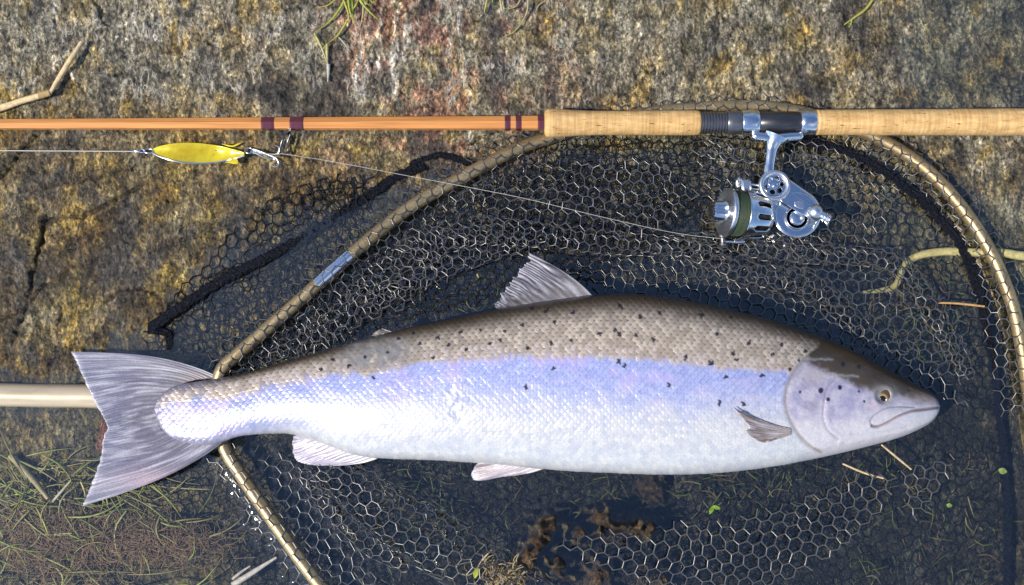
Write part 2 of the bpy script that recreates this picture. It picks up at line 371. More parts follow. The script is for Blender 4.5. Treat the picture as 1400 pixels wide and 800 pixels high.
BUMPS = [(*W(a, b, 0.0)[:2], c / PXM, d + .0035) for a, b, c, d in [(752 + 0, 716, 17, .033), (738, 738, 14, .031), (722, 765, 20, .031), (765, 772, 18, .029), (820, 708, 14, .032), (838, 722, 18, .030), (870, 722, 16, .030), (893, 722, 13, .030), (790, 728, 12, .029), (905, 800, 24, .028), (820, 790, 20, .028), (896, 664, 15, .026)]]  # brown lumps added to stand for gaps in the water's sky reflection
def ground_z(X, Y, fine=True):
    X = np.asarray(X, float); Y = np.asarray(Y, float); sh = X.shape; x = X.ravel(); y = Y.ravel()
    xc = np.clip(x, -0.62, 0.62); yc = np.clip(y, -0.42, 0.40)
    z = _sol[-3] + _sol[-2] * xc + _sol[-1] * yc
    for k in range(len(CP)): z = z + _sol[k] * _phi((xc - _cw[k, 0]) ** 2 + (yc - _cw[k, 1]) ** 2)
    px, py = x * PXM, y * PXM
    z = z + 0.004 * fbm(px / 130, py / 130, 3, 5) + 0.0022 * fbm(px / 38, py / 38, 3, 9)
    far = np.maximum(0, y - 0.42); z = z + np.minimum(0.32 * far, 1.4) * (1 + 0.25 * fbm(x * 1.3, y * 1.3, 3, 77))
    if fine:
        r = np.abs(fbm(px / 16 + 0.6 * gnoise(px / 9, py / 9, 3), py / 22, 3, 21))
        z = z + 0.0040 * fbm(px / 13 + .5 * gnoise(px / 30, py / 30, 41), py / 44, 3, 42) + 0.0040 * (0.28 - r) + 0.0026 * fbm(px / 8, py / 9, 3, 31, .65)
        z = z + 0.004 * np.clip(fbm(px / 60, py / 70, 3, 51) - 0.12, 0, 1)
        j = 9 * fbm(px / 16, py / 16, 3, 61) / PXM
        for (bx_, by_, bs_, bh_) in BUMPS: z = z + bh_ * np.exp(-(np.hypot(x - bx_, y - by_) / bs_) ** 2 * (1 + .9 * gnoise(px / 11, py / 11, 63)))
        near = (np.abs(x) < .62) & (np.abs(y) < .45); xn = x[near] + j[near]; yn = y[near] + j[near]; dz = np.zeros(len(xn))
        for P, wd, dp in CRACKS_W: dz -= dp / 1000 * np.exp(-(seg_dist(xn, yn, P) / (wd * .6 / PXM)) ** 2)
        for P, wd in VEINS_W: dz += 0.0022 * np.exp(-(seg_dist(xn, yn, P) / (1.4 * wd / PXM)) ** 2)
        z[near] += dz
    return z.reshape(sh)
def axis_grid(a, b, d, far):
    c = np.arange(a, b + d / 2, d); e = d * np.cumsum(1.28 ** np.arange(1, 60)); e = e[e < far]
    return np.r_[a - e[::-1], c, b + e]
xs = axis_grid(-0.60, 0.60, 0.0017, 40); ys = axis_grid(-0.36, 0.40, 0.0017, 40)
X, Y = np.meshgrid(xs, ys, indexing='ij'); Z = ground_z(X, Y)
gx, gy = proj(np.stack([np.clip(X, -.8, .8), np.clip(Y, -.6, .7), X * 0], -1))
grey, ochre, pink, dark, olive, umber = [np.array(c) for c in ((0.29, 0.25, 0.165), (0.40, 0.27, 0.06), (0.36, 0.185, 0.115), (0.070, 0.060, 0.050), (0.17, 0.14, 0.055), (0.10, 0.065, 0.030))]
nA = fbm(gx / 90, gy / 90, 4, 101); nB = fbm(gx / 45, gy / 60, 4, 121); nC = fbm(gx / 24, gy / 24, 3, 141); nD = fbm(gx / 60, gy / 80, 5, 161, .6)
low = smooth(120, 230, gy + 70 * nA) * (1 - smooth(420, 760, gx + 160 * nB))
C = mixc(np.broadcast_to(grey, X.shape + (3,)), ochre, np.clip(low * (0.70 + 1.1 * nB) + 0.75 * smooth(0.08, 0.42, nB), 0, 1))
C = mixc(C, pink, np.clip(smooth(-0.12, 0.3, nA + 0.5 * nC) * np.exp(-((gx - 590) / 165) ** 2) * (1 - smooth(190, 280, gy)) * 1.2, 0, .95))
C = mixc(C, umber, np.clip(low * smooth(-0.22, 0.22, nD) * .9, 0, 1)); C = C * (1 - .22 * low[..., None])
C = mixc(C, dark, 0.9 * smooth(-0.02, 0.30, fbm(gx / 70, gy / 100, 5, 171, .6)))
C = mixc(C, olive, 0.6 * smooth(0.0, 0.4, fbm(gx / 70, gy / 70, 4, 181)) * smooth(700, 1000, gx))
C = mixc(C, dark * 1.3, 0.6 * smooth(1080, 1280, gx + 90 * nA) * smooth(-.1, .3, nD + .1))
C = mixc(C, olive * 0.6, smooth(0.0, -0.012, Z) * 0.7); C = mixc(C, (0.012, 0.010, 0.007), 0.96 * smooth(-0.008, -0.021, Z + .004 * nA) * smooth(250, 420, gx))  # deep bed inside the hoop painted near black for the net's shade
stone = np.exp(-(((gx - 75) / 55) ** 2 + ((gy - 598) / 26) ** 2)); C = mixc(C, (0.25, 0.19, 0.10), np.clip(stone * 1.2, 0, 1) * .8)
bmp = np.zeros(X.shape)
for (bx_, by_, bs_, bh_) in BUMPS: bmp = np.maximum(bmp, np.exp(-(np.hypot(X - bx_, Y - by_) / (bs_ * 1.3)) ** 4))
C = mixc(C, np.array([0.055, 0.028, 0.011]), bmp * .92)  # lumps painted brown like water without sky reflection
jx = 7 * fbm(gx / 16, gy / 16, 3, 61); jy = jx
vein = np.zeros(X.shape); crk = np.zeros(X.shape); msk = (gy < 560) & (gy > -60) & (gx > -60) & (gx < 1460)
for p, wd in VEINS:
    d = seg_dist(gx[msk] + jx[msk], gy[msk] + jy[msk], p); vein[msk] = np.maximum(vein[msk], np.exp(-(d / (1.5 * wd)) ** 2) * (0.55 + 0.9 * np.clip(0.5 + nC[msk] * 2, 0, 1) * .5))
for p, wd, dp in CRACKS:
    d = seg_dist(gx[msk] + jx[msk], gy[msk] + jy[msk], p); crk[msk] = np.maximum(crk[msk], np.exp(-(d / (.6 * wd)) ** 2))
# crusty pale streaks hanging down the dry rock
stk = smooth(0.30, 0.52, fbm(gx / 7 + 0.02 * gy, gy / 46, 3, 231)) * smooth(-0.1, 0.25, nA + nB) * (1 - smooth(120, 175, gy)) * (1 - smooth(640, 900, gx))
C = mixc(C, (0.75, 0.68, 0.56), np.clip(np.maximum(vein, 0.75 * stk), 0, 1)); C = mixc(C, (0.02, 0.018, 0.015), np.clip(crk * .6, 0, 1))
crust = (1 - smooth(130, 190, gy)) * (1 - smooth(650, 950, gx) * .7) + .15
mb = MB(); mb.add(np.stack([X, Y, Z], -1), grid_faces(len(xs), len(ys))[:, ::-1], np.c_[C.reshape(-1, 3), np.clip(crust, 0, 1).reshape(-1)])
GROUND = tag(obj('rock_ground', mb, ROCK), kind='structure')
def gz(px, py): p = W(px, py, 0.0); return ground_z(p[..., 0], p[..., 1], False)

# ------------------------------------------------------------------ the salmon
TOPL = [(212, 556), (216, 546), (228, 534), (250, 525), (300, 517), (330, 511), (400, 492), (470, 472), (540, 453), (600, 440), (680, 424), (720, 417), (800, 406), (850, 403), (900, 406),
        (960, 416), (1040, 435), (1100, 454), (1150, 473), (1200, 499), (1240, 521), (1268, 536), (1280, 545), (1284, 554)]
BOTL = [(212, 562), (216, 577), (226, 592), (250, 604), (285, 609), (310, 602), (330, 596), (365, 593), (400, 594), (440, 606), (480, 621), (520, 626), (590, 629), (640, 632), (690, 636), (730, 640), (780, 644),
        (850, 647), (930, 649), (1000, 645), (1060, 637), (1120, 626), (1180, 612), (1230, 598), (1262, 584), (1276, 574), (1283, 563), (1284, 558)]
HALF = [(212, .0015), (225, .0035), (260, .0075), (330, .0165), (450, .029), (600, .041), (800, .050), (950, .052), (1080, .046), (1150, .040), (1200, .033), (1240, .024), (1270, .013), (1280, .007), (1284, .002)]
ZMID = [(212, .0135), (330, .0195), (500, .028), (800, .034), (1000, .034), (1100, .030), (1200, .022), (1284, .014)]
tt = np.linspace(0, 1, 900); fx = 212 + 1072 * (tt + 0.012 * np.sin(2 * pi * tt) * -1)
fx = np.sort(np.clip(np.r_[fx, 1284 - 6 * np.linspace(0, 1, 14) ** 2], 212, 1284)); fx = np.unique(np.round(fx, 3))
yt, yb = curve_y(TOPL, fx), curve_y(BOTL, fx); hb = curve_y(HALF, fx); zm = curve_y(ZMID, fx)
NU, ND = 360, 36
th = np.r_[np.linspace(0, pi, NU + 1), np.linspace(pi, 2 * pi, ND + 1)[1:-1]]
cs, sn = np.cos(th), np.sin(th)
yc_, ah = (yt + yb) / 2, (yb - yt) / 2
PY = yc_[:, None] - ah[:, None] * (np.sign(cs) * np.abs(cs) ** 0.92)[None]
PX = np.repeat(fx[:, None], len(th), 1)
prof = np.sign(sn) * np.abs(sn) ** 0.86
ZZ = zm[:, None] + hb[:, None] * prof[None]
BW = W(PX, PY, np.repeat(zm[:, None], len(th), 1)); BW[..., 2] = ZZ
def pex(P):                                   # what photo pixel the surface point is measured at
    return proj(P)
qx, qy = pex(BW)
upm = (sn > -0.02)[None] & np.ones_like(qx, bool)
# head mask: scales stop at the nape and gill cover
HB = [(400, 1150), (440, 1128), (462, 1126), (475, 1118), (485, 1104), (495, 1093), (512, 1083), (530, 1074), (550, 1072), (575, 1078), (600, 1094), (640, 1120), (700, 1130)]
xh = np.interp(qy, [h[0] for h in HB], [h[1] for h in HB])
head = smooth(-3, 3, qx - xh)
SHINEL = [(212, 552), (300, 543), (400, 520), (450, 511), (520, 510), (560, 497), (640, 488), (760, 485), (900, 492), (1000, 503), (1080, 507), (1284, 520)]  # upper edge of the blue sheen painted on the flank
yl = curve_y(SHINEL, qx.ravel()).reshape(qx.shape)
tl = (qy - np.interp(qx, fx, yt)) / (np.interp(qx, fx, yb) - np.interp(qx, fx, yt) + 1e-6)     # 0 back .. 1 belly
# --- scales: overlapping plates, free edge towards the tail
DX, DY, AX, AY = 9.2, 5.1, 9.4, 5.9
sxx = qx + 0.9 * gnoise(qx / 33, qy / 33, 301); syy = qy - np.interp(qx, fx, yc_) * 1.0 + 0.7 * gnoise(qx / 37, qy / 37, 302)
best = np.full(qx.shape, -1e9); hq = np.zeros(qx.shape); rr = np.zeros(qx.shape); sid = np.zeros(qx.shape)
row0 = np.floor(syy / DY)
for dj in (-1, 0, 1, 2):
    j = row0 + dj; off = np.where(np.mod(j, 2) == 0, 0.0, DX / 2); i0 = np.ceil((sxx - off) / DX)
    for di in (-1, 0, 1):
        xc = (i0 + di) * DX + off; yc2 = j * DY
        e = ((sxx - xc) / AX) ** 2 + ((syy - yc2) / AY) ** 2
        ok = (e < 1) & (xc > best)
        best = np.where(ok, xc, best); hq = np.where(ok, (xc - sxx) / AX - 0.25 * ((syy - yc2) / AY) ** 2, hq); rr = np.where(ok, e, rr)
        sid = np.where(ok, np.mod(np.sin((i0 + di) * 12.9898 + j * 78.233) * 43758.5453, 1.0), sid)
scuff = 1.25 * np.exp(-(((qx - 515) / 55) ** 2 + ((qy - 484 + (qx - 515) * .12) / 22) ** 2) ** 2)
scuff = np.clip(scuff * (0.75 + 1.2 * fbm(qx / 14, qy / 14, 3, 310)), 0, 1)
scuff2 = np.clip(np.exp(-(((qx - 545) / 30) ** 2 + ((qy - 528) / 24) ** 2) ** 2) * (0.7 + fbm(qx / 10, qy / 10, 3, 311)), 0, 1)
fold = np.clip(np.exp(-(((qx - 622) / 20) ** 2 + ((qy - 552) / 30) ** 2)), 0, 1)
bellyflat = smooth(0.80, 0.97, tl) * (1 - head)
amp = (1 - head) * (1 - 0.9 * scuff) * (1 - 0.7 * scuff2) * (1 - 0.45 * bellyflat) * smooth(-0.01, 0.05, tl)
amp = amp * (0.75 + 0.25 * (qy < yl)) * np.where(upm, 1, 0)
disp = amp * 0.00075 * hq * (0.6 + 0.8 * sid)
disp += (1 - head) * 0.0007 * fbm(qx / 60, qy / 40, 3, 320) + 0.0016 * fold * fbm(qx / 12, qy / 14, 3, 321)
disp += 0.00025 * np.maximum(scuff, scuff2) * fbm(qx / 4, qy / 4, 2, 322)
# --- head relief
OPER = spline([(1104, 488), (1090, 502), (1080, 518), (1075, 535), (1074, 552), (1080, 573), (1092, 594), (1108, 610), (1122, 618)], 40)
PREO = spline([(1143, 517), (1132, 530), (1127, 550), (1126, 572), (1132, 588), (1146, 600)], 24)
MOUTH = spline([(1283, 557), (1262, 560), (1246, 562), (1230, 568), (1214, 577), (1200, 583), (1192, 582)], 30)
MAXT = spline([(1192, 581), (1190, 575), (1198, 566), (1212, 558), (1232, 556), (1250, 557)], 24)
BROW = spline([(1190, 548), (1192, 534), (1204, 526), (1216, 530), (1222, 542), (1218, 552), (1206, 556), (1196, 554)], 24)
hm = (qx > 1040) & upm; hx, hy = qx[hm], qy[hm]
do, dp, dm, dx_ = [seg_dist(hx, hy, P) for P in (OPER, PREO, MOUTH, MAXT)]
inop = smooth(-4, 3, hx - np.interp(hy, OPER[:, 1], OPER[:, 0])) * smooth(486, 500, hy)
dh = 0.0009 * inop - 0.0008 * np.exp(-(do / 3.2) ** 2) - 0.0006 * np.exp(-(dp / 2.0) ** 2) + 0.0006 * np.exp(-(np.maximum(dp - 3, 0) / 6) ** 2) * (hx > np.interp(hy, PREO[:, 1], PREO[:, 0]))
dh += -0.0030 * np.exp(-(dm / 1.7) ** 2) - 0.0009 * np.exp(-(dx_ / 1.4) ** 2)
mxl = np.exp(-((((hx - 1222) * .93 - (hy - 568) * -.36) / 32) ** 2 + (((hx - 1222) * .36 + (hy - 568) * .93) / 6) ** 2) ** 2); dh += 0.0016 * mxl
er = np.hypot((hx - 1207), (hy - 541)); dh += -0.003 * np.exp(-(er / 9.5) ** 4) + 0.0012 * np.exp(-((er - 13) / 3.5) ** 2)
dh += 0.0010 * fbm(hx / 26, hy / 20, 3, 330) + 0.00018 * fbm(hx / 5, hy / 5, 2, 331)
dh += -0.0006 * np.exp(-(seg_dist(hx, hy, spline([(1165, 592), (1200, 592), (1240, 584)], 12)) / 2.5) ** 2) - 0.001 * np.exp(-(np.hypot(hx - 1243, hy - 533) / 2.2) ** 2)
disp[hm] += dh * smooth(0.0, 0.10, np.minimum(tl, 1 - tl))[hm]
nrm = np.stack([np.zeros_like(qx), (cs / np.maximum(ah[:, None] / PXM, .002)), (sn / np.maximum(hb[:, None], .002))], -1); nrm /= np.linalg.norm(nrm, axis=-1)[..., None]
BW = BW + nrm * disp[..., None]
# --- skin colours; the lilac flank band also holds painted sky sheen
nz = fbm(qx / 40, qy / 24, 4, 340); n5 = fbm(qx / 9, qy / 9, 3, 341)
backc = mixc(np.array([0.060, 0.044, 0.030]), np.array([0.20, 0.15, 0.115]), smooth(0.03, 0.42, tl + 0.10 * nz + .03 * n5))
scale_glint = np.array([0.62, 0.52, 0.41]); backc = mixc(backc, np.array([0.075, 0.06, 0.045]), 0.6 * smooth(0.5, 0.95, rr))
backc = mixc(backc, scale_glint, np.clip(smooth(0.05, 0.6, hq) * smooth(0.02, 0.16, tl) * (0.5 + 0.5 * sid), 0, 1))  # cream glints of the back scales painted into the colour
blue = mixc(np.array([0.37, 0.41, 0.66]), np.array([0.48, 0.51, 0.74]), sid); blue = blue * (1 - .38 * smooth(520, 280, qx))[..., None]  # darkened towards the tail in colour, against the sun's overexposure there
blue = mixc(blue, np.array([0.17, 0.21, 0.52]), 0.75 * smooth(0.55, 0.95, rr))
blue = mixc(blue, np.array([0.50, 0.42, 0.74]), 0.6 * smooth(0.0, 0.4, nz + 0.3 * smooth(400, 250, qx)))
white = (1 - .35 * smooth(520, 300, qx))[..., None] * mixc(np.array([0.52, 0.53, 0.56]), np.array([0.68, 0.665, 0.63]), sid); white = mixc(white, np.array([0.40, 0.43, 0.52]), 0.5 * smooth(0.6, 0.95, rr))  # same painted darkening towards the sunlit tail end
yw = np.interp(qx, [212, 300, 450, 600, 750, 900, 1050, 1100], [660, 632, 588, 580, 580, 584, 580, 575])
flank = mixc(blue, white, smooth(-70, 12, qy - yw + 26 * nz + 9 * n5))  # blue is lilac skin plus painted sky reflection
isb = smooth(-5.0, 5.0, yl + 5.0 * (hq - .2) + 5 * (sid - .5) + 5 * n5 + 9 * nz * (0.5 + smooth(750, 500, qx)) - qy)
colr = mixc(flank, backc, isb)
colr = mixc(colr, np.array([0.52, 0.46, 0.50]), 0.30 * np.exp(-((qy - yl + 8) / 7) ** 2) * (sid > .5))
colr = mixc(colr, np.array([0.26, 0.245, 0.235]) * (0.8 + 0.5 * (n5[..., None] + .3)), scuff * .95)
colr = mixc(colr, np.array([0.36, 0.33, 0.62]) * (0.85 + 0.5 * (n5[..., None] + .3)), scuff2 * .7)
colr = mixc(colr, np.array([0.82, 0.77, 0.72]), 0.7 * fold * smooth(-0.1, 0.3, n5))  # sunlit brightness of the fold painted in
# head colours
crown = mixc(np.array([0.040, 0.027, 0.017]), np.array([0.090, 0.063, 0.042]), smooth(0.0, 0.30, tl + .1 * nz))
cheek = mixc(np.array([0.38, 0.35, 0.48]), np.array([0.53, 0.50, 0.58]), smooth(-0.3, 0.3, fbm(qx / 18, qy / 18, 3, 350)))
cheek = mixc(cheek, np.array([0.36, 0.30, 0.28]), 0.55 * np.exp(-(((qx - 1112) / 22) ** 2 + ((qy - 512) / 16) ** 2)) + 0.35 * np.exp(-(((qx - 1110) / 14) ** 2 + ((qy - 555) / 10) ** 2)))
jaw = np.array([0.62, 0.585, 0.60])
ych = np.interp(qx, [1060, 1100, 1140, 1180, 1220, 1250, 1284], [478, 492, 512, 530, 540, 544, 550])
hcol = mixc(crown, cheek, smooth(-5, 9, qy - ych + 6 * n5))
hcol = mixc(hcol, jaw, smooth(-14, 18, qy - np.interp(qx, [1060, 1120, 1190, 1230, 1284], [568, 574, 566, 552, 552]) + 6 * nz))
hcol = mixc(hcol, np.array([0.33, 0.31, 0.29]), 0.75 * np.exp(-(((qx - 1208) / 19) ** 2 + ((qy - 541) / 15) ** 2) ** 2))
hcol = mixc(hcol, np.array([0.55, 0.33, 0.40]), 0.4 * np.exp(-(((qx - 1195) / 8) ** 2 + ((qy - 555) / 6) ** 2)))
hcol = mixc(hcol, np.array([0.40, 0.30, 0.24]), 0.6 * np.exp(-(((qx - 1262) / 22) ** 2 + ((qy - 545) / 9) ** 2)))
dO = np.full(qx.shape, 99.0); dO[hm] = do; dM = np.full(qx.shape, 99.0); dM[hm] = dm; dPp = np.full(qx.shape, 99.0); dPp[hm] = np.minimum(dp, dx_)
colr = mixc(colr, hcol, head)
colr = mixc(colr, np.array([0.27, 0.24, 0.22]), 0.85 * np.exp(-(dO / 2.6) ** 2)); colr = mixc(colr, np.array([0.20, 0.12, 0.13]), 0.75 * np.exp(-(dM / 1.7) ** 2)); colr = mixc(colr, np.array([0.22, 0.20, 0.26]), 0.6 * np.exp(-(dPp / 1.3) ** 2))
for P in ([(1096, 490), (1112, 492), (1128, 491), (1138, 492)], [(1132, 511), (1150, 514), (1172, 515)]):
    dsl = seg_dist(qx[hm] + 2 * n5[hm], qy[hm] + 2 * n5[hm], spline(P, 8)); t_ = np.zeros(qx.shape); t_[hm] = np.exp(-(dsl / 1.9) ** 2); colr = mixc(colr, np.array([0.36, 0.35, 0.34]), .6 * t_)
SPOTS = [(729, 423), (747, 426), (784, 428), (714, 444), (759, 440), (848, 418), (876, 433), (902, 428), (819, 455), (842, 452), (847, 456), (870, 458), (894, 465), (782, 466), (755, 470), (722, 477), (685, 465), (657, 451),
         (638, 478), (593, 490), (614, 472), (511, 517), (478, 500), (847, 493), (855, 500), (916, 526), (757, 503), (720, 530), (939, 490), (531, 482), (973, 498), (981, 457), (1024, 470), (1004, 486), (1008, 492), (1057, 485),
         (1070, 470), (1103, 481), (1081, 506), (960, 430), (1000, 434), (993, 515), (1042, 512), (985, 550), (1016, 552), (670, 470), (630, 455), (600, 462), (575, 470), (565, 456), (545, 462), (500, 488), (455, 492), (440, 505), (690, 452)]
r2 = np.random.default_rng(5); ink = np.zeros(qx.shape)
for (sx_, sy_) in SPOTS:
    a0 = r2.uniform(0, pi); L = r2.uniform(2.8, 5.2) * (0.6 if sx_ < 700 else 1); bx = (np.abs(qx - sx_) < 9) & (np.abs(qy - sy_) < 9) & upm
    if not bx.any(): continue
    d = np.full(bx.sum(), 99.0)
    for k in range(3):
        an = a0 + k * 1.1 + r2.uniform(-.4, .4); o2 = r2.uniform(-1.2, 1.2, 2); l2 = L * r2.uniform(.5, 1)
        d = np.minimum(d, seg_dist(qx[bx], qy[bx], [(sx_ + o2[0], sy_ + o2[1]), (sx_ + o2[0] + l2 * math.cos(an), sy_ + o2[1] + l2 * math.sin(an))]))
    ink[bx] = np.maximum(ink[bx], 1 - smooth(0.8, 1.9, d))
for (sx_, sy_, r_) in [(1152.5, 498.5, 3.5), (1174, 502, 3), (1122, 534, 4), (1148, 530, 3.2), (1093.5, 536, 2), (1132, 546, 2.8), (1174, 535.5, 1.8), (1181, 549, 1.8), (1092, 493, 2)]:
    d = np.hypot((qx - sx_) * 1.1, qy - sy_) + 0.6 * n5; ink = np.maximum(ink, np.where(upm, 1 - smooth(r_ - .8, r_ + .8, d), 0))
colr = mixc(colr, np.array([0.012, 0.010, 0.022]), ink * .95)
ded = np.minimum(np.minimum(qx - 213, (qy - np.interp(qx, fx, yt)) * 1.1), (np.interp(qx, fx, yb) - qy) * 1.1)
tm = smooth(15, 1, ded + 13 * (sid - .5) + 7 * n5) * smooth(330, 285, qx); colr = mixc(colr, np.array([0.21, 0.20, 0.25]), tm * .9)
colr = np.clip(colr, 0.005, 0.9)
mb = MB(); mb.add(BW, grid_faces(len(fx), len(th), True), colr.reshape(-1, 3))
for e in (0, len(fx) - 1):
    ring = BW[e]; v = np.vstack([ring, ring.mean(0)]); k = np.arange(len(th)); mb.add(v, np.stack([k, (k + 1) % len(th), np.full(len(th), len(th))], 1), colr[e, 90])
fo = W(760, 530, -0.02)
FISH = thing('salmon', 'large silver salmon with black spots lying across the landing net', 'salmon', fo)
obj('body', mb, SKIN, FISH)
_zi = (np.interp, fx)
def skin_z(px, py):
    """height of the upper side of the fish near photo pixel"""
    px = np.asarray(px, float); py = np.asarray(py, float)
    a = np.interp(px, fx, ah); c = np.interp(px, fx, yc_); t = np.clip((py - c) / a, -1, 1)
    return np.interp(px, fx, zm) + np.interp(px, fx, hb) * (1 - t * t) ** 0.45
def fin(name, root, tip, zr, zt, nray, nu, nv, cbase, ctip, alpha=0.95, gap=0.0, bulge=(0, 0), ruff=1.5, seed=0, th_=0.0007, zoff=0.0, extra=None, ridge=0.0005, whit=1.0):
    R = spline(root, nu); T = spline(tip, nu); u = np.linspace(0, 1, nu)[:, None]; v = np.linspace(0, 1, nv)[None]
    jag = ruff * fbm(u * nray * 1.0, u * 0, 3, seed + 400)[:, 0]
    dvec = T - R; L = np.linalg.norm(dvec, axis=1)[:, None]; T = T + dvec / L * jag[:, None]
    P = R[:, None] * (1 - v[..., None]) + T[:, None] * v[..., None]
    nrm2 = np.stack([dvec[:, 1], -dvec[:, 0]], 1) / L
    bl = (bulge[0] * (1 - u) ** 2 + bulge[1] * u ** 2) * np.sin(pi * v ** 0.8); P = P + bl[..., None] * nrm2[:, None]
    zr_ = zr(R[:, 0], R[:, 1]) if callable(zr) else np.full(nu, zr); zt_ = zt(T[:, 0], T[:, 1]) if callable(zt) else np.full(nu, zt)
    ph = u * nray + 0.9 * gnoise(u * nray * .31, u * 0, seed + 405) + 0.35 * gnoise(u * 9 + v * 0.3, v * 2 + u * 0, seed + 410)
    # rays fork towards the edge
    w1 = 0.5 + 0.5 * np.cos(2 * pi * ph); w2 = 0.5 + 0.5 * np.cos(4 * pi * ph); ray = w1 * (1 - smooth(0.35, 0.7, v)) + w2 * smooth(0.35, 0.7, v)
    wav = 0.0022 * gnoise(u * 5, v * 1.2 + u, seed + 420) * v
    z = zr_[:, None] * (1 - v) + zt_[:, None] * v + ridge * ray * (1 - 0.5 * v) + wav + zoff
    st = fbm(u * nray * 0.8 + 0.5 * v, v * 2.2, 3, seed + 430)
    cc = mixc(mixc(np.broadcast_to(cbase, (nu, nv, 3)), ctip, smooth(0.1, 0.9, v + 0 * u)), np.array([0.72, 0.72, 0.78]), np.clip(0.10 + 0.75 * st + 0.12 * (ray - .5) + 0.35 * smooth(.95, 1, v + 0 * u), 0, .8) * whit)
    cc = cc * (0.86 + 0.2 * ray[..., None])
    al = np.clip(alpha - gap * (1 - ray) * smooth(0.05, 0.5, v + 0 * u), 0.05, 1)
    if extra: cc = extra(P, cc)
    V = W(P[..., 0], P[..., 1], z); mb = MB(); mb.add(V, grid_faces(nu, nv), np.c_[cc.reshape(-1, 3), al.reshape(-1)])
    o = obj(name, mb, FIN, FISH); s = o.modifiers.new('thick', 'SOLIDIFY'); s.thickness = th_; s.offset = -1
    return o
def tailx(P, cc):
    x, y = P[..., 0], P[..., 1]
    cc = mixc(cc, np.array([0.50, 0.33, 0.37]), 0.45 * np.exp(-(((x - 205) / 45) ** 2 + ((y - 655) / 16) ** 2)))
    cc = mixc(cc, np.array([0.075, 0.07, 0.08]), 0.75 * np.clip(np.exp(-((y - 572 + 4 * gnoise(x / 9, y / 5, 450)) / 7) ** 2) * smooth(230, 180, x) * (0.4 + gnoise(x / 25, y / 2.2, 451)), 0, 1))
    cc = mixc(cc, np.array([0.16, 0.13, 0.12]), 0.6 * np.exp(-(((x - 268) / 30) ** 2 + ((y - 519) / 9) ** 2)))
    return cc
fin('tail_fin', [(300, 517), (262, 521), (232, 534), (217, 550), (214, 566), (224, 590), (258, 604), (306, 603)], [(97, 481), (103, 492), (112, 512), (126, 543), (143, 574), (147, 586), (141, 600), (138, 625), (128, 655), (113, 692)], 
    lambda x, y: skin_z(np.clip(x, 216, 400), y) - 0.003, 0.0125, 34, 300, 60, np.array([0.16, 0.15, 0.19]), np.array([0.18, 0.18, 0.25]), 0.97, 0.10, (-13, 11), 2.6, 1, extra=tailx, ridge=.00016)
fin('dorsal_fin', [(812, 407), (790, 409), (760, 413), (720, 419), (684, 425)], [(722, 345), (722, 356), (709, 372), (694, 392), (676, 419)], 
    0.036, 0.016, 11, 140, 40, np.array([0.20, 0.18, 0.185]), np.array([0.27, 0.26, 0.31]), 0.97, 0.9, (-6, 0), 9.0, 2, ridge=.00018)
fin('anal_fin', [(424, 593), (448, 602), (478, 615), (516, 627)], [(401, 596), (400, 612), (406, 630), (428, 636), (452, 637)], 0.020, 0.008, 13, 130, 36, np.array([0.46, 0.42, 0.46]), np.array([0.36, 0.33, 0.44]), 0.95, 0.25, (0, 3), 2.0, 3)
fin('pelvic_fin', [(712, 626), (724, 630), (737, 633), (748, 639)], [(652, 634), (645, 646), (648, 656), (662, 657), (684, 652)], 0.024, 0.006, 9, 100, 36, np.array([0.50, 0.44, 0.46]), np.array([0.38, 0.33, 0.38]), 0.95, 0.2, (0, 3), 2.0, 4)
fin('pectoral_fin', [(1080, 586), (1082, 590), (1081, 594), (1077, 596)], [(1003, 557), (1012, 568), (1024, 583), (1019, 589), (1028, 598), (1042, 605), (1050, 603)],
    lambda x, y: skin_z(x, y) + 0.003, lambda x, y: skin_z(x, y) + 0.006, 9, 120, 36, np.array([0.36, 0.32, 0.31]), np.array([0.20, 0.16, 0.15]), 0.97, 0.05, (4, 0), 1.2, 5, ridge=0.0012)
fin('adipose_fin', [(546, 453), (534, 456), (520, 460)], [(522, 449), (514, 453), (508, 459)], 0.030, 0.027, 2, 24, 12, np.array([0.08, 0.065, 0.055]), np.array([0.16, 0.15, 0.15]), 0.95, 0, (2, 0), 0.5, 6, whit=.15)
# eye
ez = float(skin_z(1207, 541)) - 0.0050; ec = W(1207, 541, ez)
mb = MB(); pr = [(0.0085 * math.sin(a_), 0.0098 * math.cos(a_)) for a_ in np.linspace(0, pi / 2 - .02, 14)]; lathe(mb, pr, ec, (0.0, -0.05, 1), 36); EY = obj('eye', mb, EYEB, FISH)
mb = MB(); c2 = W(1206.5, 545.5, ez + 0.0072); lathe(mb, [(-0.003, .0061), (0, 0.0060), (0.0007, 0.0052), (0.0009, 0.004), (0.0005, 0.0034)], c2, (-0.05, -0.3, 1), 30); obj('iris', mb, EYEG, EY)
mb = MB(); lathe(mb, [(-0.002, .0037)] + [(0.0016 * math.sin(a_), 0.0037 * math.cos(a_)) for a_ in np.linspace(0.1, pi / 2 - .02, 8)], c2, (-0.05, -0.3, 1), 26); obj('pupil', mb, EYED, EY)

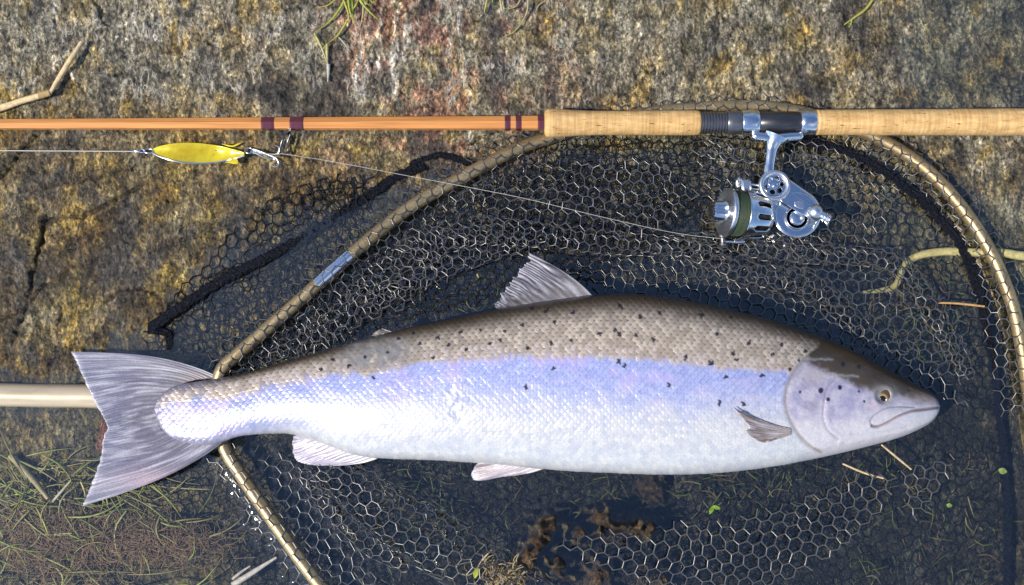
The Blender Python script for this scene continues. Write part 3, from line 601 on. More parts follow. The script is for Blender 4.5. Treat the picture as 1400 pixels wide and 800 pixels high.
# ------------------------------------------------------------------ landing net
NET = thing('landing_net', 'large landing net with bronze hoop and black hexagonal mesh under the salmon', 'landing net', W(300, 555, -0.012))
HOOP = [(296, 548, .006), (302, 508, .012), (330, 480, .014), (400, 419, .016), (480, 348, .018), (560, 284, .016), (640, 238, .014), (700, 207, .012), (745, 190, .010), (820, 168, .008), (900, 153, .009), (1000, 146, .010), (1060, 148, .009),
        (1120, 160, .009), (1200, 189, .010), (1262, 228, .012), (1312, 280, .012), (1352, 340, .012), (1382, 410, .012), (1398, 480, .011), (1410, 560, .010), (1424, 660, .009), (1425, 770, .008), (1370, 880, .006), (1220, 970, .004),
        (1020, 1010, .002), (800, 1000, .001), (640, 955, .000), (520, 885, .0005), (440, 803, .001), (380, 722, .002), (330, 650, .003), (305, 607, .004), (296, 548, .006)]
hp = spline(HOOP, 420); HW = W(hp[:, 0], hp[:, 1], hp[:, 2]); HR = 0.0072
mb = MB(); tube(mb, HW, HR, 16, cap=False); obj('hoop', mb, BRONZE, NET)
def hoop_between(a, b):                      # indices whose pixel lies between
    return hp[a:b]
i0 = np.argmin(np.hypot(hp[:200, 0] - 434, hp[:200, 1] - 388)); i1 = np.argmin(np.hypot(hp[:200, 0] - 479, hp[:200, 1] - 349))
mb = MB(); tube(mb, HW[i0:i1 + 1], HR * 1.10, 16); obj('joint_sleeve', mb, SILV, NET)
hd = spline([(-420, 536, -.002), (-100, 538, -.001), (60, 541, -0.001), (130, 542, -0.001), (225, 548, -.002), (300, 552, -.003)], 40)
mb = MB(); rad_ = 0.0128 * np.ones(40); tube(mb, W(hd[:, 0], hd[:, 1], hd[:, 2]), rad_, 24); obj('handle', mb, PALE, NET)
mb = MB(); yk = spline([(272, 551, -.002), (300, 552, 0.000), (318, 553, .002)], 8); tube(mb, W(yk[:, 0], yk[:, 1], yk[:, 2]), 0.0145, 20); obj('yoke', mb, BLACK, NET)

WET = []                                      # where strands break the water surface
def hexedges(poly, p, ang=0.0):
    poly = np.asarray(poly, float); lo, hi = poly.min(0) - 2 * p, poly.max(0) + 2 * p; ctr = (lo + hi) / 2; R = np.hypot(*(hi - lo)) / 2
    n = int(R / p) + 3; i, j = np.meshgrid(np.arange(-2 * n, 2 * n), np.arange(-2 * n, 2 * n)); i = i.ravel(); j = j.ravel()
    a1 = np.array([p, 0.0]); a2 = np.array([p / 2, p * math.sqrt(3) / 2]); A = i[:, None] * a1 + j[:, None] * a2; off = np.array([p / 2, p * math.sqrt(3) / 6])
    E = np.concatenate([np.stack([A, A + off - d], 1) for d in (np.zeros(2), a1, a2)])
    c, s = math.cos(ang), math.sin(ang); E = E @ np.array([[c, s], [-s, c]]) + ctr
    mid = E.mean(1); k = inpoly(mid[:, 0], mid[:, 1], poly); return E[k]
def strands(mb, A, B, r):
    n = len(A)
    if n == 0: return
    d = B - A; L = np.linalg.norm(d, axis=1)[:, None]; d = d / (L + 1e-9); A = A - d * r * .4; B = B + d * r * .4
    up = np.array([0, 0, 1.0]); N = np.cross(d, up); ln = np.linalg.norm(N, axis=1)[:, None]; N = np.where(ln > 1e-3, N / (ln + 1e-9), np.array([1.0, 0, 0])); Bn = np.cross(N, d)
    S = 5; a = np.arange(S) * 2 * pi / S; ring = np.cos(a)[None, :, None] * N[:, None] + np.sin(a)[None, :, None] * Bn[:, None]
    M = (A + B) / 2; V = np.stack([A[:, None] + r * ring, M[:, None] + r * 0.82 * ring, B[:, None] + r * ring], 1)      # (n,3,S,3)
    k = np.arange(S); base = (np.arange(n) * 3 * S)[:, None]
    F = np.concatenate([np.stack([base + q * S + k, base + q * S + (k + 1) % S, base + (q + 1) * S + (k + 1) % S, base + (q + 1) * S + k], -1).reshape(-1, 4) for q in (0, 1)])
    mb.add(V, F)
def net_sheet(poly, zf, p=16.5, ang=0.3, warp=((9, 70),), seed=0, r=0.00076, drop=0.0, wet=False, mat=None):
    E = hexedges(poly, p, ang)
    def mp(Q):
        x, y = Q[:, 0].copy(), Q[:, 1].copy()
        for k, (am, wl_) in enumerate(warp):
            x, y = x + am * fbm(x / wl_, y / wl_, 2, 500 + seed * 10 + k), y + am * fbm(x / wl_, y / wl_, 2, 505 + seed * 10 + k)
        x = x + 1.5 * gnoise(Q[:, 0] / 7.3, Q[:, 1] / 7.1, 590 + seed); y = y + 1.5 * gnoise(Q[:, 0] / 7.7, Q[:, 1] / 6.9, 595 + seed)
        z = zf(x, y); return W(x, y, z), x, y, z
    A, ax_, ay_, az_ = mp(E[:, 0]); B, bx_, by_, bz_ = mp(E[:, 1])
    if drop: k = np.random.default_rng(seed).random(len(A)) > drop; A, B, ax_, ay_, az_ = A[k], B[k], ax_[k], ay_[k], az_[k]
    if wet:
        k = np.abs(az_) < 0.0035; WET.append(np.stack([A[k, 0], A[k, 1], np.full(k.sum(), 1.0)], 1))
    mb = MB(); strands(mb, A, B, r); return tag(obj('net_mesh', mb, mat or STRAND, NET), kind='stuff')
def net_roll(path, rad, z0, p=15, arc=(-1.75, 1.75), ang=0.0, seed=0, r=0.00076, kz=0.8, wet=False, crumple=3.0):
    """mesh bunched into a roll along a pixel path; rad = pixel radius along it, z0 = height of its centre"""
    S = spline(path, 80); sl = np.r_[0, np.cumsum(np.hypot(*np.diff(S, axis=0).T))]; L = sl[-1]; rm = np.mean(rad)
    Rf = lambda u: np.interp(u, np.linspace(0, L, len(rad)), rad); zf = lambda u: np.interp(u, np.linspace(0, L, len(z0)), z0)
    T = np.gradient(S, axis=0); T /= np.linalg.norm(T, axis=1)[:, None]
    v0, v1 = arc[0] * rm, arc[1] * rm; E = hexedges([(0, v0), (L, v0), (L, v1), (0, v1)], p, ang)
    def mp(Q):
        u, v = Q[:, 0], Q[:, 1]; ph = v / rm; Ru = Rf(u)
        x = np.interp(u, sl, S[:, 0]); y = np.interp(u, sl, S[:, 1]); tx = np.interp(u, sl, T[:, 0]); ty = np.interp(u, sl, T[:, 1])
        o = Ru * np.sin(ph) + crumple * fbm(u / 30, v / 30, 2, 600 + seed); hgt = Ru * np.cos(ph) * kz / PXM + 0.002 * crumple / 3 * fbm(u / 28, v / 28, 2, 610 + seed)
        x = x - ty * o + crumple * .6 * fbm(u / 25, v / 25, 2, 620 + seed); y = y + tx * o
        return W(x, y, zf(u) + hgt), zf(u) + hgt
    A, za = mp(E[:, 0]); B, zb = mp(E[:, 1])
    if wet: k = np.abs(za) < 0.004; WET.append(np.stack([A[k, 0], A[k, 1], np.full(k.sum(), 1.0)], 1))
    mb = MB(); strands(mb, A, B, r); return tag(obj('net_mesh', mb, STRAND, NET), kind='stuff')
def onbed(h=0.004, a=0.003, seed=0): return lambda x, y: gz(x, y) + h + a * gnoise(x / 40, y / 40, 640 + seed)
# under water, left of the hoop: two loose layers and the navy seam cord
LEFT = [(180, 500), (196, 455), (222, 425), (300, 332), (362, 282), (430, 246), (505, 238), (520, 262), (480, 352), (400, 425), (300, 512), (240, 512)]
net_sheet(LEFT, onbed(.003, .002, 1), 17, 0.2, ((8, 60),), 1, .0009, mat=STRAND_SHADE)
net_sheet([(205, 500), (250, 410), (330, 345), (420, 262), (500, 245), (505, 290), (470, 352), (392, 425), (300, 512)], onbed(.006, .003, 2), 15, 0.55, ((12, 70),), 2, .0009, mat=STRAND_SHADE)
def cordline(pts, r, lump=0.25, seed=0, name='seam_cord'):
    s = spline(pts, max(12, len(pts) * 22)); n = len(s); q_ = np.arange(n); P = W(s[:, 0] + 2.2 * gnoise(q_ * .3, q_ * 0, 670 + seed), s[:, 1] + 2.2 * gnoise(q_ * .3, q_ * 0 + 4, 671 + seed), s[:, 2])
    mb = MB(); tube(mb, P, r * (1 + lump * gnoise(np.arange(n) * .45, np.arange(n) * 0, 660 + seed) + .10 * np.sin(np.arange(n) * 2.3)), 10, flat=.7); obj(name, mb, CORD, NET)
def zb(x, y, h): return (x, y, float(gz(x, y)) + h)
cordline([zb(203, 450, .007), zb(240, 425, .007), zb(300, 385, .008), zb(360, 355, .009), (420, 322, -.004), (470, 290, -.003), (512, 262, .000), (545, 240, .003), (580, 226, .004)], .0060, .25, 1)
cordline([zb(203, 450, .007), zb(215, 452, .006), zb(230, 458, .006), zb(232, 480, .005), zb(230, 502, .005)], .0046, .25, 2)
# mesh lapped over the left arm of the hoop
def over_hoop(i, j, w0, w1, p=16, ang=0.4, seed=0, z_out=0.004, z_in=0.002, amp=1.0, wet=False, r=.00076):
    S = hp[i:j]; sl = np.r_[0, np.cumsum(np.hypot(*np.diff(S[:, :2], axis=0).T))]; L = sl[-1]
    T = np.gradient(S[:, :2], axis=0); T /= np.linalg.norm(T, axis=1)[:, None]
    E = hexedges([(0, -w0), (L, -w0), (L, w1), (0, w1)], p, ang)
    def mp(Q):
        u, v = Q[:, 0] + 2 * fbm(Q[:, 0] / 20, Q[:, 1] / 20, 2, 680 + seed), Q[:, 1] + 3 * amp * fbm(Q[:, 0] / 40, Q[:, 1] / 40, 2, 690 + seed)
        v = v * (1 + 0.25 * gnoise(u / 70, u * 0, 695 + seed))
        x = np.interp(u, sl, S[:, 0]) - np.interp(u, sl, T[:, 1]) * v; y = np.interp(u, sl, S[:, 1]) + np.interp(u, sl, T[:, 0]) * v; zh = np.interp(u, sl, S[:, 2])
        hr = HR * PXM; side = np.where(v < 0, z_out, z_in); k = np.clip(np.abs(v) / (hr * 1.25), 0, 1)
        top = zh + HR * np.sqrt(np.clip(1.15 - (np.abs(v) / hr) ** 2, 0, 2)) * 1.0 + .0007
        fall = np.clip((np.abs(v) - hr) / (w0 * .9), 0, 1)
        z = np.where(np.abs(v) < hr, top, (zh + .0005) * (1 - fall) + side * fall + 0.003 * amp * fbm(u / 35, v / 35, 2, 697 + seed) * fall)
        return W(x, y, z), z
    A, za = mp(E[:, 0]); B, zb_ = mp(E[:, 1])
    if wet: k = np.abs(za) < 0.003; WET.append(np.stack([A[k, 0], A[k, 1], np.full(k.sum(), 1.3)], 1))
    mb = MB(); strands(mb, A, B, r); return tag(obj('net_mesh', mb, STRAND, NET), kind='stuff')
def hi(x, y, lo=0, hi_=420): return lo + int(np.argmin(np.hypot(hp[lo:hi_, 0] - x, hp[lo:hi_, 1] - y)))
over_hoop(hi(300, 510, 0, 200), hi(745, 190, 0, 200), 24, 34, 15.5, .35, 1, .001, .004, wet=True)
over_hoop(hi(745, 190, 0, 200), hi(1190, 184, 0, 260), 16, 30, 15.5, .2, 2, .010, .004)
over_hoop(hi(1190, 184, 0, 260), hi(1412, 575, 0, 260), 20, 46, 17, .25, 3, .004, .002)
over_hoop(hi(440, 803, 260), hi(300, 600, 260), 26, 18, 17, .5, 4, .0005, -.0005, wet=True)
# inside the hoop above the fish
IN = [(300, 515), (400, 432), (480, 360), (560, 296), (640, 250), (760, 196), (900, 186), (1110, 186), (1200, 205), (1262, 245), (1310, 300), (1350, 370), (1382, 470), (1392, 560), (1330, 575), (1282, 545), (1200, 500), (1100, 455), (1000, 428), (850, 404), (700, 422), (540, 455), (400, 492)]
net_sheet(IN, onbed(.004, .003, 3), 16, 0.1, ((10, 80),), 3, mat=STRAND_SHADE)
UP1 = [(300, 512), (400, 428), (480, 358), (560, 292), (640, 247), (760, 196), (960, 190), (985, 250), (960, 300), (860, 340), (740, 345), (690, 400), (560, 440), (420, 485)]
net_sheet(UP1, lambda x, y: .006 + .007 * fbm(x / 60, y / 45, 2, 701) + .006 * np.exp(-(((y - 1.0 * (515 - (x - 300) * .78)) / 30) ** 2)), 16, .45, ((10, 85),), 4, mat=STRAND_SHADE)
UP2 = [(310, 510), (420, 415), (520, 330), (640, 256), (720, 225), (900, 215), (960, 260), (900, 320), (760, 330), (640, 372), (540, 430), (420, 480)]
net_sheet(UP2, lambda x, y: .010 + .008 * fbm(x / 70, y / 40, 2, 711), 17, .15, ((12, 90),), 5)
net_sheet([(330, 505), (430, 430), (520, 352), (600, 300), (640, 330), (560, 392), (480, 452), (400, 488)], lambda x, y: .014 + .005 * fbm(x / 50, y / 40, 2, 721), 15, .4, ((14, 60),), 6)
net_sheet([(640, 260), (760, 225), (880, 230), (960, 280), (880, 345), (800, 395), (760, 360), (700, 345)], lambda x, y: .007 + .008 * fbm(x / 55, y / 40, 2, 731), 16, .0, ((12, 70),), 7, mat=STRAND_SHADE)
net_sheet([(940, 188), (1110, 188), (1190, 205), (1240, 260), (1200, 330), (1100, 350), (1000, 345), (960, 300)], lambda x, y: .005 + .005 * fbm(x / 60, y / 50, 2, 741), 17, .25, ((12, 80),), 8)
net_sheet([(880, 330), (1000, 335), (1120, 330), (1230, 345), (1310, 420), (1330, 520), (1270, 510), (1190, 470), (1080, 400), (960, 380)], lambda x, y: .001 + .005 * fbm(x / 60, y / 50, 2, 751), 17, .05, ((12, 70),), 9, wet=True)
net_sheet([(760, 360), (860, 338), (960, 360), (1080, 398), (1180, 450), (1290, 520), (1330, 560), (1285, 545), (1200, 498), (1100, 450), (1000, 424), (900, 404), (812, 402)], lambda x, y: .004 + .004 * fbm(x / 55, y / 45, 2, 755), 16.5, .4, ((10, 70),), 16, wet=True)
# ridges where the bag is folded
net_roll([(600, 330), (700, 318), (800, 330), (900, 335), (1000, 345)], [16, 20, 18, 16, 12], [.004, .006, .006, .004, .002], 15, (-1.5, 1.5), .1, 1)
net_roll([(895, 335), (985, 330), (1080, 345), (1170, 350), (1225, 360), (1262, 400), (1300, 470), (1325, 520)], [12, 14, 16, 13, 13, 13, 15, 14], [.002, .003, .004, .004, .003, .002, .0, -.003], 15, (-1.6, 1.6), .2, 2)
net_roll([(940, 340), (1020, 372), (1110, 392), (1160, 430), (1200, 480)], [12, 16, 18, 14, 12], [.003, .003, .002, .0, -.003], 15, (-1.6, 1.6), .3, 3)
net_roll([(500, 425), (560, 385), (640, 350), (720, 330)], [13, 17, 18, 14], [.002, .006, .006, .004], 15, (-1.6, 1.6), .4, 4)
net_roll([(960, 200), (1040, 210), (1120, 205), (1180, 225)], [14, 18, 16, 12], [.004, .006, .006, .004], 15, (-1.5, 1.5), .1, 5)
# navy seam cord round the right side of the bag
cordline([(1085, 192, .009), (1140, 202, .011), (1195, 226, .010), (1245, 262, .008), (1285, 300, .007), (1310, 330, .005), (1328, 372, .003), (1342, 420, .000), (1358, 500, -.003), (1366, 560, -.005), (1374, 640, -.009), (1378, 720, -.009), (1376, 830, -.010)], .0048, .35, 3)
cordline([(560, 225, .005), (600, 212, .008), (640, 224, .008)], .0034, .4, 4)
# below the fish: submerged layer, emergent folds and bunches
net_sheet([(320, 602), (480, 620), (700, 640), (900, 655), (1100, 635), (1280, 570), (1370, 600), (1376, 820), (460, 820), (400, 740)], onbed(.006, .003, 6), 16, .35, ((12, 80),), 10, .0006, mat=STRAND_SHADE)
net_sheet([(212, 650), (262, 622), (300, 608), (440, 808), (330, 815), (262, 730)], onbed(.010, .003, 7), 18, .1, ((9, 60),), 11, .0007, mat=STRAND_SHADE)
net_sheet([(352, 612), (392, 625), (420, 640), (480, 720), (520, 800), (500, 815), (460, 805), (400, 720)], lambda x, y: .0012 + .0022 * fbm(x / 40, y / 40, 2, 761), 18, .6, ((8, 40),), 12, wet=True)
net_roll([(432, 640), (480, 662), (540, 705), (610, 750), (690, 800), (740, 830)], [24, 34, 42, 44, 40, 34], [-.004, -.006, -.008, -.008, -.006, -.004], 18, (-1.7, 1.7), .2, 6, wet=True, crumple=5)
net_roll([(410, 640), (450, 690), (500, 740), (560, 775)], [13, 15, 14, 12], [.000, .000, .000, -.001], 15, (-1.8, 1.8), .1, 7, wet=True)
net_sheet([(752, 738), (800, 728), (880, 722), (960, 716), (1040, 696), (1110, 672), (1190, 646), (1222, 645), (1206, 690), (1160, 745), (1100, 790), (1000, 812), (880, 800), (800, 770)], lambda x, y: .005 + .004 * fbm(x / 70, y / 45, 2, 771) + .004 * np.exp(-((y - 745) / 26) ** 2), 19, .25, ((8, 80),), 13, .0009, wet=True)
net_sheet([(780, 750), (900, 735), (1040, 712), (1180, 664), (1150, 740), (1000, 800), (860, 790)], lambda x, y: -.004 + .002 * fbm(x / 60, y / 45, 2, 781), 17, .0, ((10, 70),), 14, mat=STRAND_SHADE)
net_sheet([(1232, 640), (1262, 636), (1302, 622), (1300, 640), (1276, 682), (1250, 714), (1240, 700)], lambda x, y: .0035 + .002 * fbm(x / 25, y / 25, 2, 791), 16, .3, ((5, 30),), 15, .0009, wet=True)

# ------------------------------------------------------------------ water
xs = axis_grid(-0.60, 0.60, 0.0022, 40); ys = axis_grid(-0.36, 0.36, 0.0022, 40); X, Y = np.meshgrid(xs, ys, indexing='ij')
Z = 0.00035 * fbm(X * 16, Y * 20, 3, 801)
wp = np.vstack(WET); i0 = np.searchsorted(xs, -0.60); j0 = np.searchsorted(ys, -0.36)
men = np.zeros_like(Z)
for (x, y, h) in wp:
    i = int(round((x - xs[i0]) / 0.0022)) + i0; j = int(round((y - ys[j0]) / 0.0022)) + j0
    if 6 < i < len(xs) - 7 and 6 < j < len(ys) - 7:
        sl_ = np.s_[i - 6:i + 7, j - 6:j + 7]; d2 = (X[sl_] - x) ** 2 + (Y[sl_] - y) ** 2
        men[sl_] = np.maximum(men[sl_], h * 0.0026 * np.exp(-np.sqrt(d2) / 0.0034))
for P in (HW[hi(440, 803, 260):hi(300, 600, 260)], W(hd[:, 0], hd[:, 1], hd[:, 2])):
    k = (np.abs(X) < .6) & (np.abs(Y) < .37); d = seg_dist(X[k], Y[k], P[::3, :2]); rr_ = 0.012 if len(P) == 40 else 0.0066
    men[k] = np.maximum(men[k], 0.0042 * np.exp(-np.maximum(d - rr_, 0) / 0.0062))
mb = MB(); mb.add(np.stack([X, Y, Z + men], -1), grid_faces(len(xs), len(ys))[:, ::-1]); tag(obj('water', mb, WATER), kind='structure')

# ------------------------------------------------------------------ fishing rod
RZ = lambda x: 0.0315 + 0.0065 * np.clip((900 - x) / 900, 0, 1.6)         # height of the rod's axis, resting on the hoop and on the rock
ROD = thing('fishing_rod', 'split cane fishing rod with cork grips lying across the top of the net', 'fishing rod', W(745, 169, 0.03))
def ry(x): return 170.2 - 3.4 * np.clip(x, -600, 2200) / 1400
def rodp(x): x = np.asarray(x, float); return W(x, ry(x), RZ(x))
def rlathe(name, prof, mat, parent=ROD, sides=40, rfun=None, **k):
    """prof: (pixel x, pixel radius) along the rod"""
    pr = np.asarray(prof, float); P = rodp(pr[:, 0]); kk = np.array([KP(float(RZ(x))) for x in pr[:, 0]])
    d = (P[-1] - P[0]) / np.linalg.norm(P[-1] - P[0]); e1 = np.cross(d, [0, 0, 1.0]); e1 /= np.linalg.norm(e1); e2 = np.cross(e1, d); a = np.arange(sides) * 2 * pi / sides + k.get('phase', 0)
    R = (pr[:, 1] * kk)[:, None] * np.ones(sides)
    if rfun is not None: R = R * rfun(pr[:, 0][:, None], a[None])
    V = P[:, None] + R[..., None] * (np.cos(a)[None, :, None] * e1 + np.sin(a)[None, :, None] * e2); mb = MB(); mb.add(V, grid_faces(len(pr), sides, True))
    for e in (0, len(pr) - 1):
        v = np.vstack([V[e], P[e:e + 1]]); q = np.arange(sides); mb.add(v, np.stack([q, (q + 1) % sides, np.full(sides, sides)], 1))
    return obj(name, mb, mat, parent, smoothf=k.get('smoothf', True), auto=k.get('auto'))
brad = lambda x: np.interp(x, [-400, 0, 745], [6.6, 7.6, 10.6])
bx = np.linspace(-300, 752, 60); rlathe('blank', [(x, brad(x)) for x in bx], CANE, sides=6, phase=pi / 2, smoothf=False)
for (a_, b_) in ((358, 376), (397, 416), (690, 698), (705, 713), (735, 747)):
    rlathe('thread_wrap', [(x, brad(x) + (0.55 if a_ < x < b_ else 0.1)) for x in np.linspace(a_, b_, 8)], WRAP, sides=6, phase=pi / 2, smoothf=False)
hx0 = [(744, 10), (744.5, 15), (746, 18), (749, 19.6), (756, 20), (770, 19.2), (790, 17.8), (815, 17), (850, 17), (900, 17.3), (945, 17.5), (953, 17.2), (957, 15.5), (957.5, 10)]
hs = spline(hx0, 90); corkn = lambda seed: (lambda x, a: 1 + 0.010 * fbm(x / 3.1 + 0 * a, x * 0 + 2 * np.cos(a), 3, seed) + 0.006 * fbm(x / 9 + 0 * a, np.sin(a) * 3, 2, seed + 5))
rlathe('fore_grip', [tuple(h) for h in hs], CORK, sides=56, rfun=corkn(820))
rlathe('rear_grip', [(1114, 10), (1114.5, 15.5), (1116, 17.6)] + [(x, 17.7 + 0.0045 * (x - 1116) + 0.12 * math.sin(x / 9)) for x in np.arange(1119, 1500, 3)] + [(1503, 18), (1505, 14), (1505.5, 5)], CORK, sides=56, rfun=corkn(840))
SEATP = rlathe('reel_seat', [(950, 12), (1118, 12)], SEAT, sides=40)
rlathe('seat_barrel', [(1034, 14), (1034.5, 14.6), (1095, 14.6), (1095.5, 14)], SEAT, SEATP, sides=48)
th_ = []
for k in range(9): x = 957.5 + k * 4.05; th_ += [(x, 13.4), (x + .9, 15.2), (x + 2.4, 15.2), (x + 3.3, 13.4)]
rlathe('screw_thread', th_, GUN, SEATP, auto=35)
rlathe('locking_nut', [(993, 13), (993.4, 15.6), (995, 16.3), (1011, 16.3), (1012.6, 15.6), (1013, 13)], GUN, SEATP, sides=80, rfun=lambda x, a: 1 - 0.035 * (np.cos(a * 20) > .2) * ((x > 995.5) & (x < 1011)), auto=40)
rlathe('sliding_hood', [(1013, 13), (1013.3, 16.4), (1015, 17), (1030, 17.4), (1036, 17), (1037, 15.8), (1037.2, 13)], SILV, SEATP, sides=56)
rlathe('fixed_hood', [(1092.6, 13), (1093, 16.2), (1094, 17.2), (1100, 17.8), (1113, 17.8), (1114.6, 17), (1115, 14)], SILV, SEATP, sides=56)
# snake guide hanging at the whippings
mb = MB(); z0 = float(RZ(390)) 
for pts in ([(380, 178, z0 - .002), (384, 182, z0 - .004), (388, 187, z0 - .007), (390, 193, z0 - .009), (388, 203, z0 - .010)], [(398, 178, z0 - .002), (392, 181, z0 - .003), (387, 190, z0 - .003), (384, 200, z0 - .006), (387, 209, z0 - .009), (391, 211, z0 - .010), (394, 205, z0 - .010), (393, 195, z0 - .006), (397, 184, z0 - .003)]):
    s = spline(pts, 26); tube(mb, W(s[:, 0], s[:, 1], s[:, 2]), .0012, 8)
obj('line_guide', mb, WIRE, ROD)

# ------------------------------------------------------------------ reel
zr = 0.042; kr = KP(zr)
REEL = thing('fishing_reel', 'silver metal spinning reel with green line hanging from the rod seat', 'fishing reel', W(1060, 290, 0.01))
def rp(x, y, z): return W(x, y, z)
foot = spline([(1032, 180, .0), (1045, 181, 0), (1064, 183, 0), (1085, 181, 0), (1102, 180, 0)], 20)
mb = MB(); V = W(foot[:, 0], foot[:, 1], np.full(20, .050)); tube(mb, V, np.r_[.0030, np.full(18, .0052), .0030], 12, flat=.9); FT = obj('foot', mb, SILV, REEL)
stm = spline([(1066, 180), (1061, 192), (1058.5, 204), (1057, 216), (1055.5, 228), (1058, 240), (1062, 250)], 30)
mb = MB(); tube(mb, W(stm[:, 0], stm[:, 1], np.linspace(.050, .043, 30)), np.interp(np.arange(30), [0, 4, 8, 16, 22, 26, 29], [.0150, .0088, .0060, .0052, .0064, .0100, .0130]), 18, flat=.62); obj('stem', mb, SILV, REEL)
def plate(mb, outline, z0, z1, bev, dome=0.0):
    """closed outline in pixels -> thick plate with a rounded upper edge"""
    O = np.asarray(outline, float); c = O.mean(0); n = len(O); k = KP(z1); rings = []
    for (z, ins) in ((z0, 0), (z1 - bev, 0), (z1 - bev * .3, bev * .3 / k), (z1, bev / k), (z1 + dome, bev * 3 / k)):
        d = O - c; L = np.linalg.norm(d, axis=1)[:, None]; Q = c + d * (1 - ins / L); rings.append(W(Q[:, 0], Q[:, 1], np.full(n, z)))
    V = np.stack(rings); mb.add(V, grid_faces(len(rings), n, True)); v = np.vstack([V[-1], V[-1].mean(0)]); q = np.arange(n); mb.add(v, np.stack([q, (q + 1) % n, np.full(n, n)], 1)); return mb
def hull2(c1, r1, c2, r2, n=80):
    a = np.linspace(0, 2 * pi, n, endpoint=False); d = np.stack([np.cos(a), np.sin(a)], 1)
    s1 = d @ np.array(c1) + r1; s2 = d @ np.array(c2) + r2
    # support-function hull sampled then smoothed to points
    P = np.where((s1 > s2)[:, None], np.array(c1) + r1 * d, np.array(c2) + r2 * d); return spline(np.vstack([P, P[:1]]), n * 2 + 1)[:-1]
GB = obj('gear_housing', plate(plate(MB(), hull2((1094.5, 288), 33.5, (1066, 250), 19), .016, .0415, .0025), hull2((1094.5, 289), 30.5, (1094, 288), 30), .041, .0440, .0010), SILV, REEL, auto=50)
# round bail-clutch knob with pierced dish
kc = rp(1062, 250, .046); mb = MB(); zax = (0, -.06, 1)
lathe(mb, [(-.012, .0150), (-.004, .0168), (.002, .0176), (.0056, .0174), (.0074, .0160), (.0078, .0144), (.0066, .0124), (.0040, .0114)], kc, zax, 64); KN = obj('pierced_knob', mb, SILV2, REEL)
nr_, na_ = 40, 180; rr_ = np.linspace(.0022, .0114, nr_); aa = np.arange(na_) * 2 * pi / na_
Rg, Ag = np.meshgrid(rr_, aa, indexing='ij'); V = kc + np.stack([Rg * np.cos(Ag), Rg * np.sin(Ag), .0042 + 0 * Rg + .0004 * np.cos(Rg / .0114 * 3)], -1); F = grid_faces(nr_, na_, True)
cen = V.reshape(-1, 3)[F].mean(1) - kc; hole = np.zeros(len(F), bool)
for k in range(6):
    a0 = k * pi / 3 + .2; hc = np.array([math.cos(a0), math.sin(a0)]) * .0078; e_r = (cen[:, :2] - hc) @ np.array([math.cos(a0), math.sin(a0)]); e_t = (cen[:, :2] - hc) @ np.array([-math.sin(a0), math.cos(a0)])
    hole |= (e_r / .0027) ** 2 + (e_t / .0031) ** 2 < 1
mb = MB(); mb.add(V, F[~hole]); dsh = obj('dish', mb, SILV, KN); sm = dsh.modifiers.new('thick', 'SOLIDIFY'); sm.thickness = .0012
mb = MB(); lathe(mb, [(-.003, .0118), (-.0028, .0001)], kc, zax, 40); obj('cavity', mb, BLACK, KN)  # black disc under the holes, the hollow's darkness put into colour
mb = MB(); lathe(mb, [(.003, .0035), (.0062, .0034), (.0064, .0028), (.0058, .0026), (.0058, .0018), (.0066, .0016), (.0068, .0001)], kc, zax, 36); obj('centre_screw', mb, SILV, KN, auto=40)
mb = MB(); lathe(mb, [(.0044, .0052), (.0053, .0050), (.0053, .0037), (.0044, .0036)], kc, zax, 40); obj('black_ring', mb, simple('blue_black_ring', (0.01, 0.012, 0.05), .25).m, KN)
# crank arm, boss and handle knob
mb = MB(); arm = [(1070, 262), (1080, 254), (1100, 268), (1118, 278), (1126, 284), (1123, 294), (1112, 294), (1098, 287), (1082, 277), (1072, 270)]; plate(mb, spline(arm + arm[:1], 60)[:-1], .0475, .0510, .0008); AR = obj('crank_arm', mb, SILV, REEL, auto=45)
mb = MB(); wi = [(1091, 271), (1099, 270), (1104, 275), (1102, 281), (1096, 280), (1091, 276)]; plate(mb, spline(wi + wi[:1], 36)[:-1], .0508, .0515, .0003); obj('arm_inlay', mb, SILV2, AR)
bc = rp(1094, 294, .0445); mb = MB(); lathe(mb, [(-.002, .0135), (.0016, .0132), (.0024, .0122), (.0018, .0112), (-.0005, .0108), (-.0005, .0085), (.0030, .0080), (.0038, .0068), (.0038, .0001)], bc, (0, 0, 1), 56); obj('axle_boss', mb, SILV, REEL, auto=50)
kb = rp(1119.5, 286, .057); mb = MB(); lathe(mb, [(.0088 * math.sin(t), .0088 * math.cos(t)) for t in np.linspace(-pi / 2 + .02, pi / 2 - .02, 22)], kb, (0, 0, 1), 36); HK = obj('handle_knob', mb, SILV2, REEL)
hax = rp(1141, 296, .059) - kb; hl = np.linalg.norm(hax); mb = MB(); lathe(mb, [(.004, .0048), (.010, .0050), (.0115, .0066), (.0130, .0054), (.0165, .0074), (hl - .0006, .0088), (hl, .0080), (hl + .0004, .0001)], kb, hax, 32); obj('knob_end', mb, SILV, HK, auto=50)
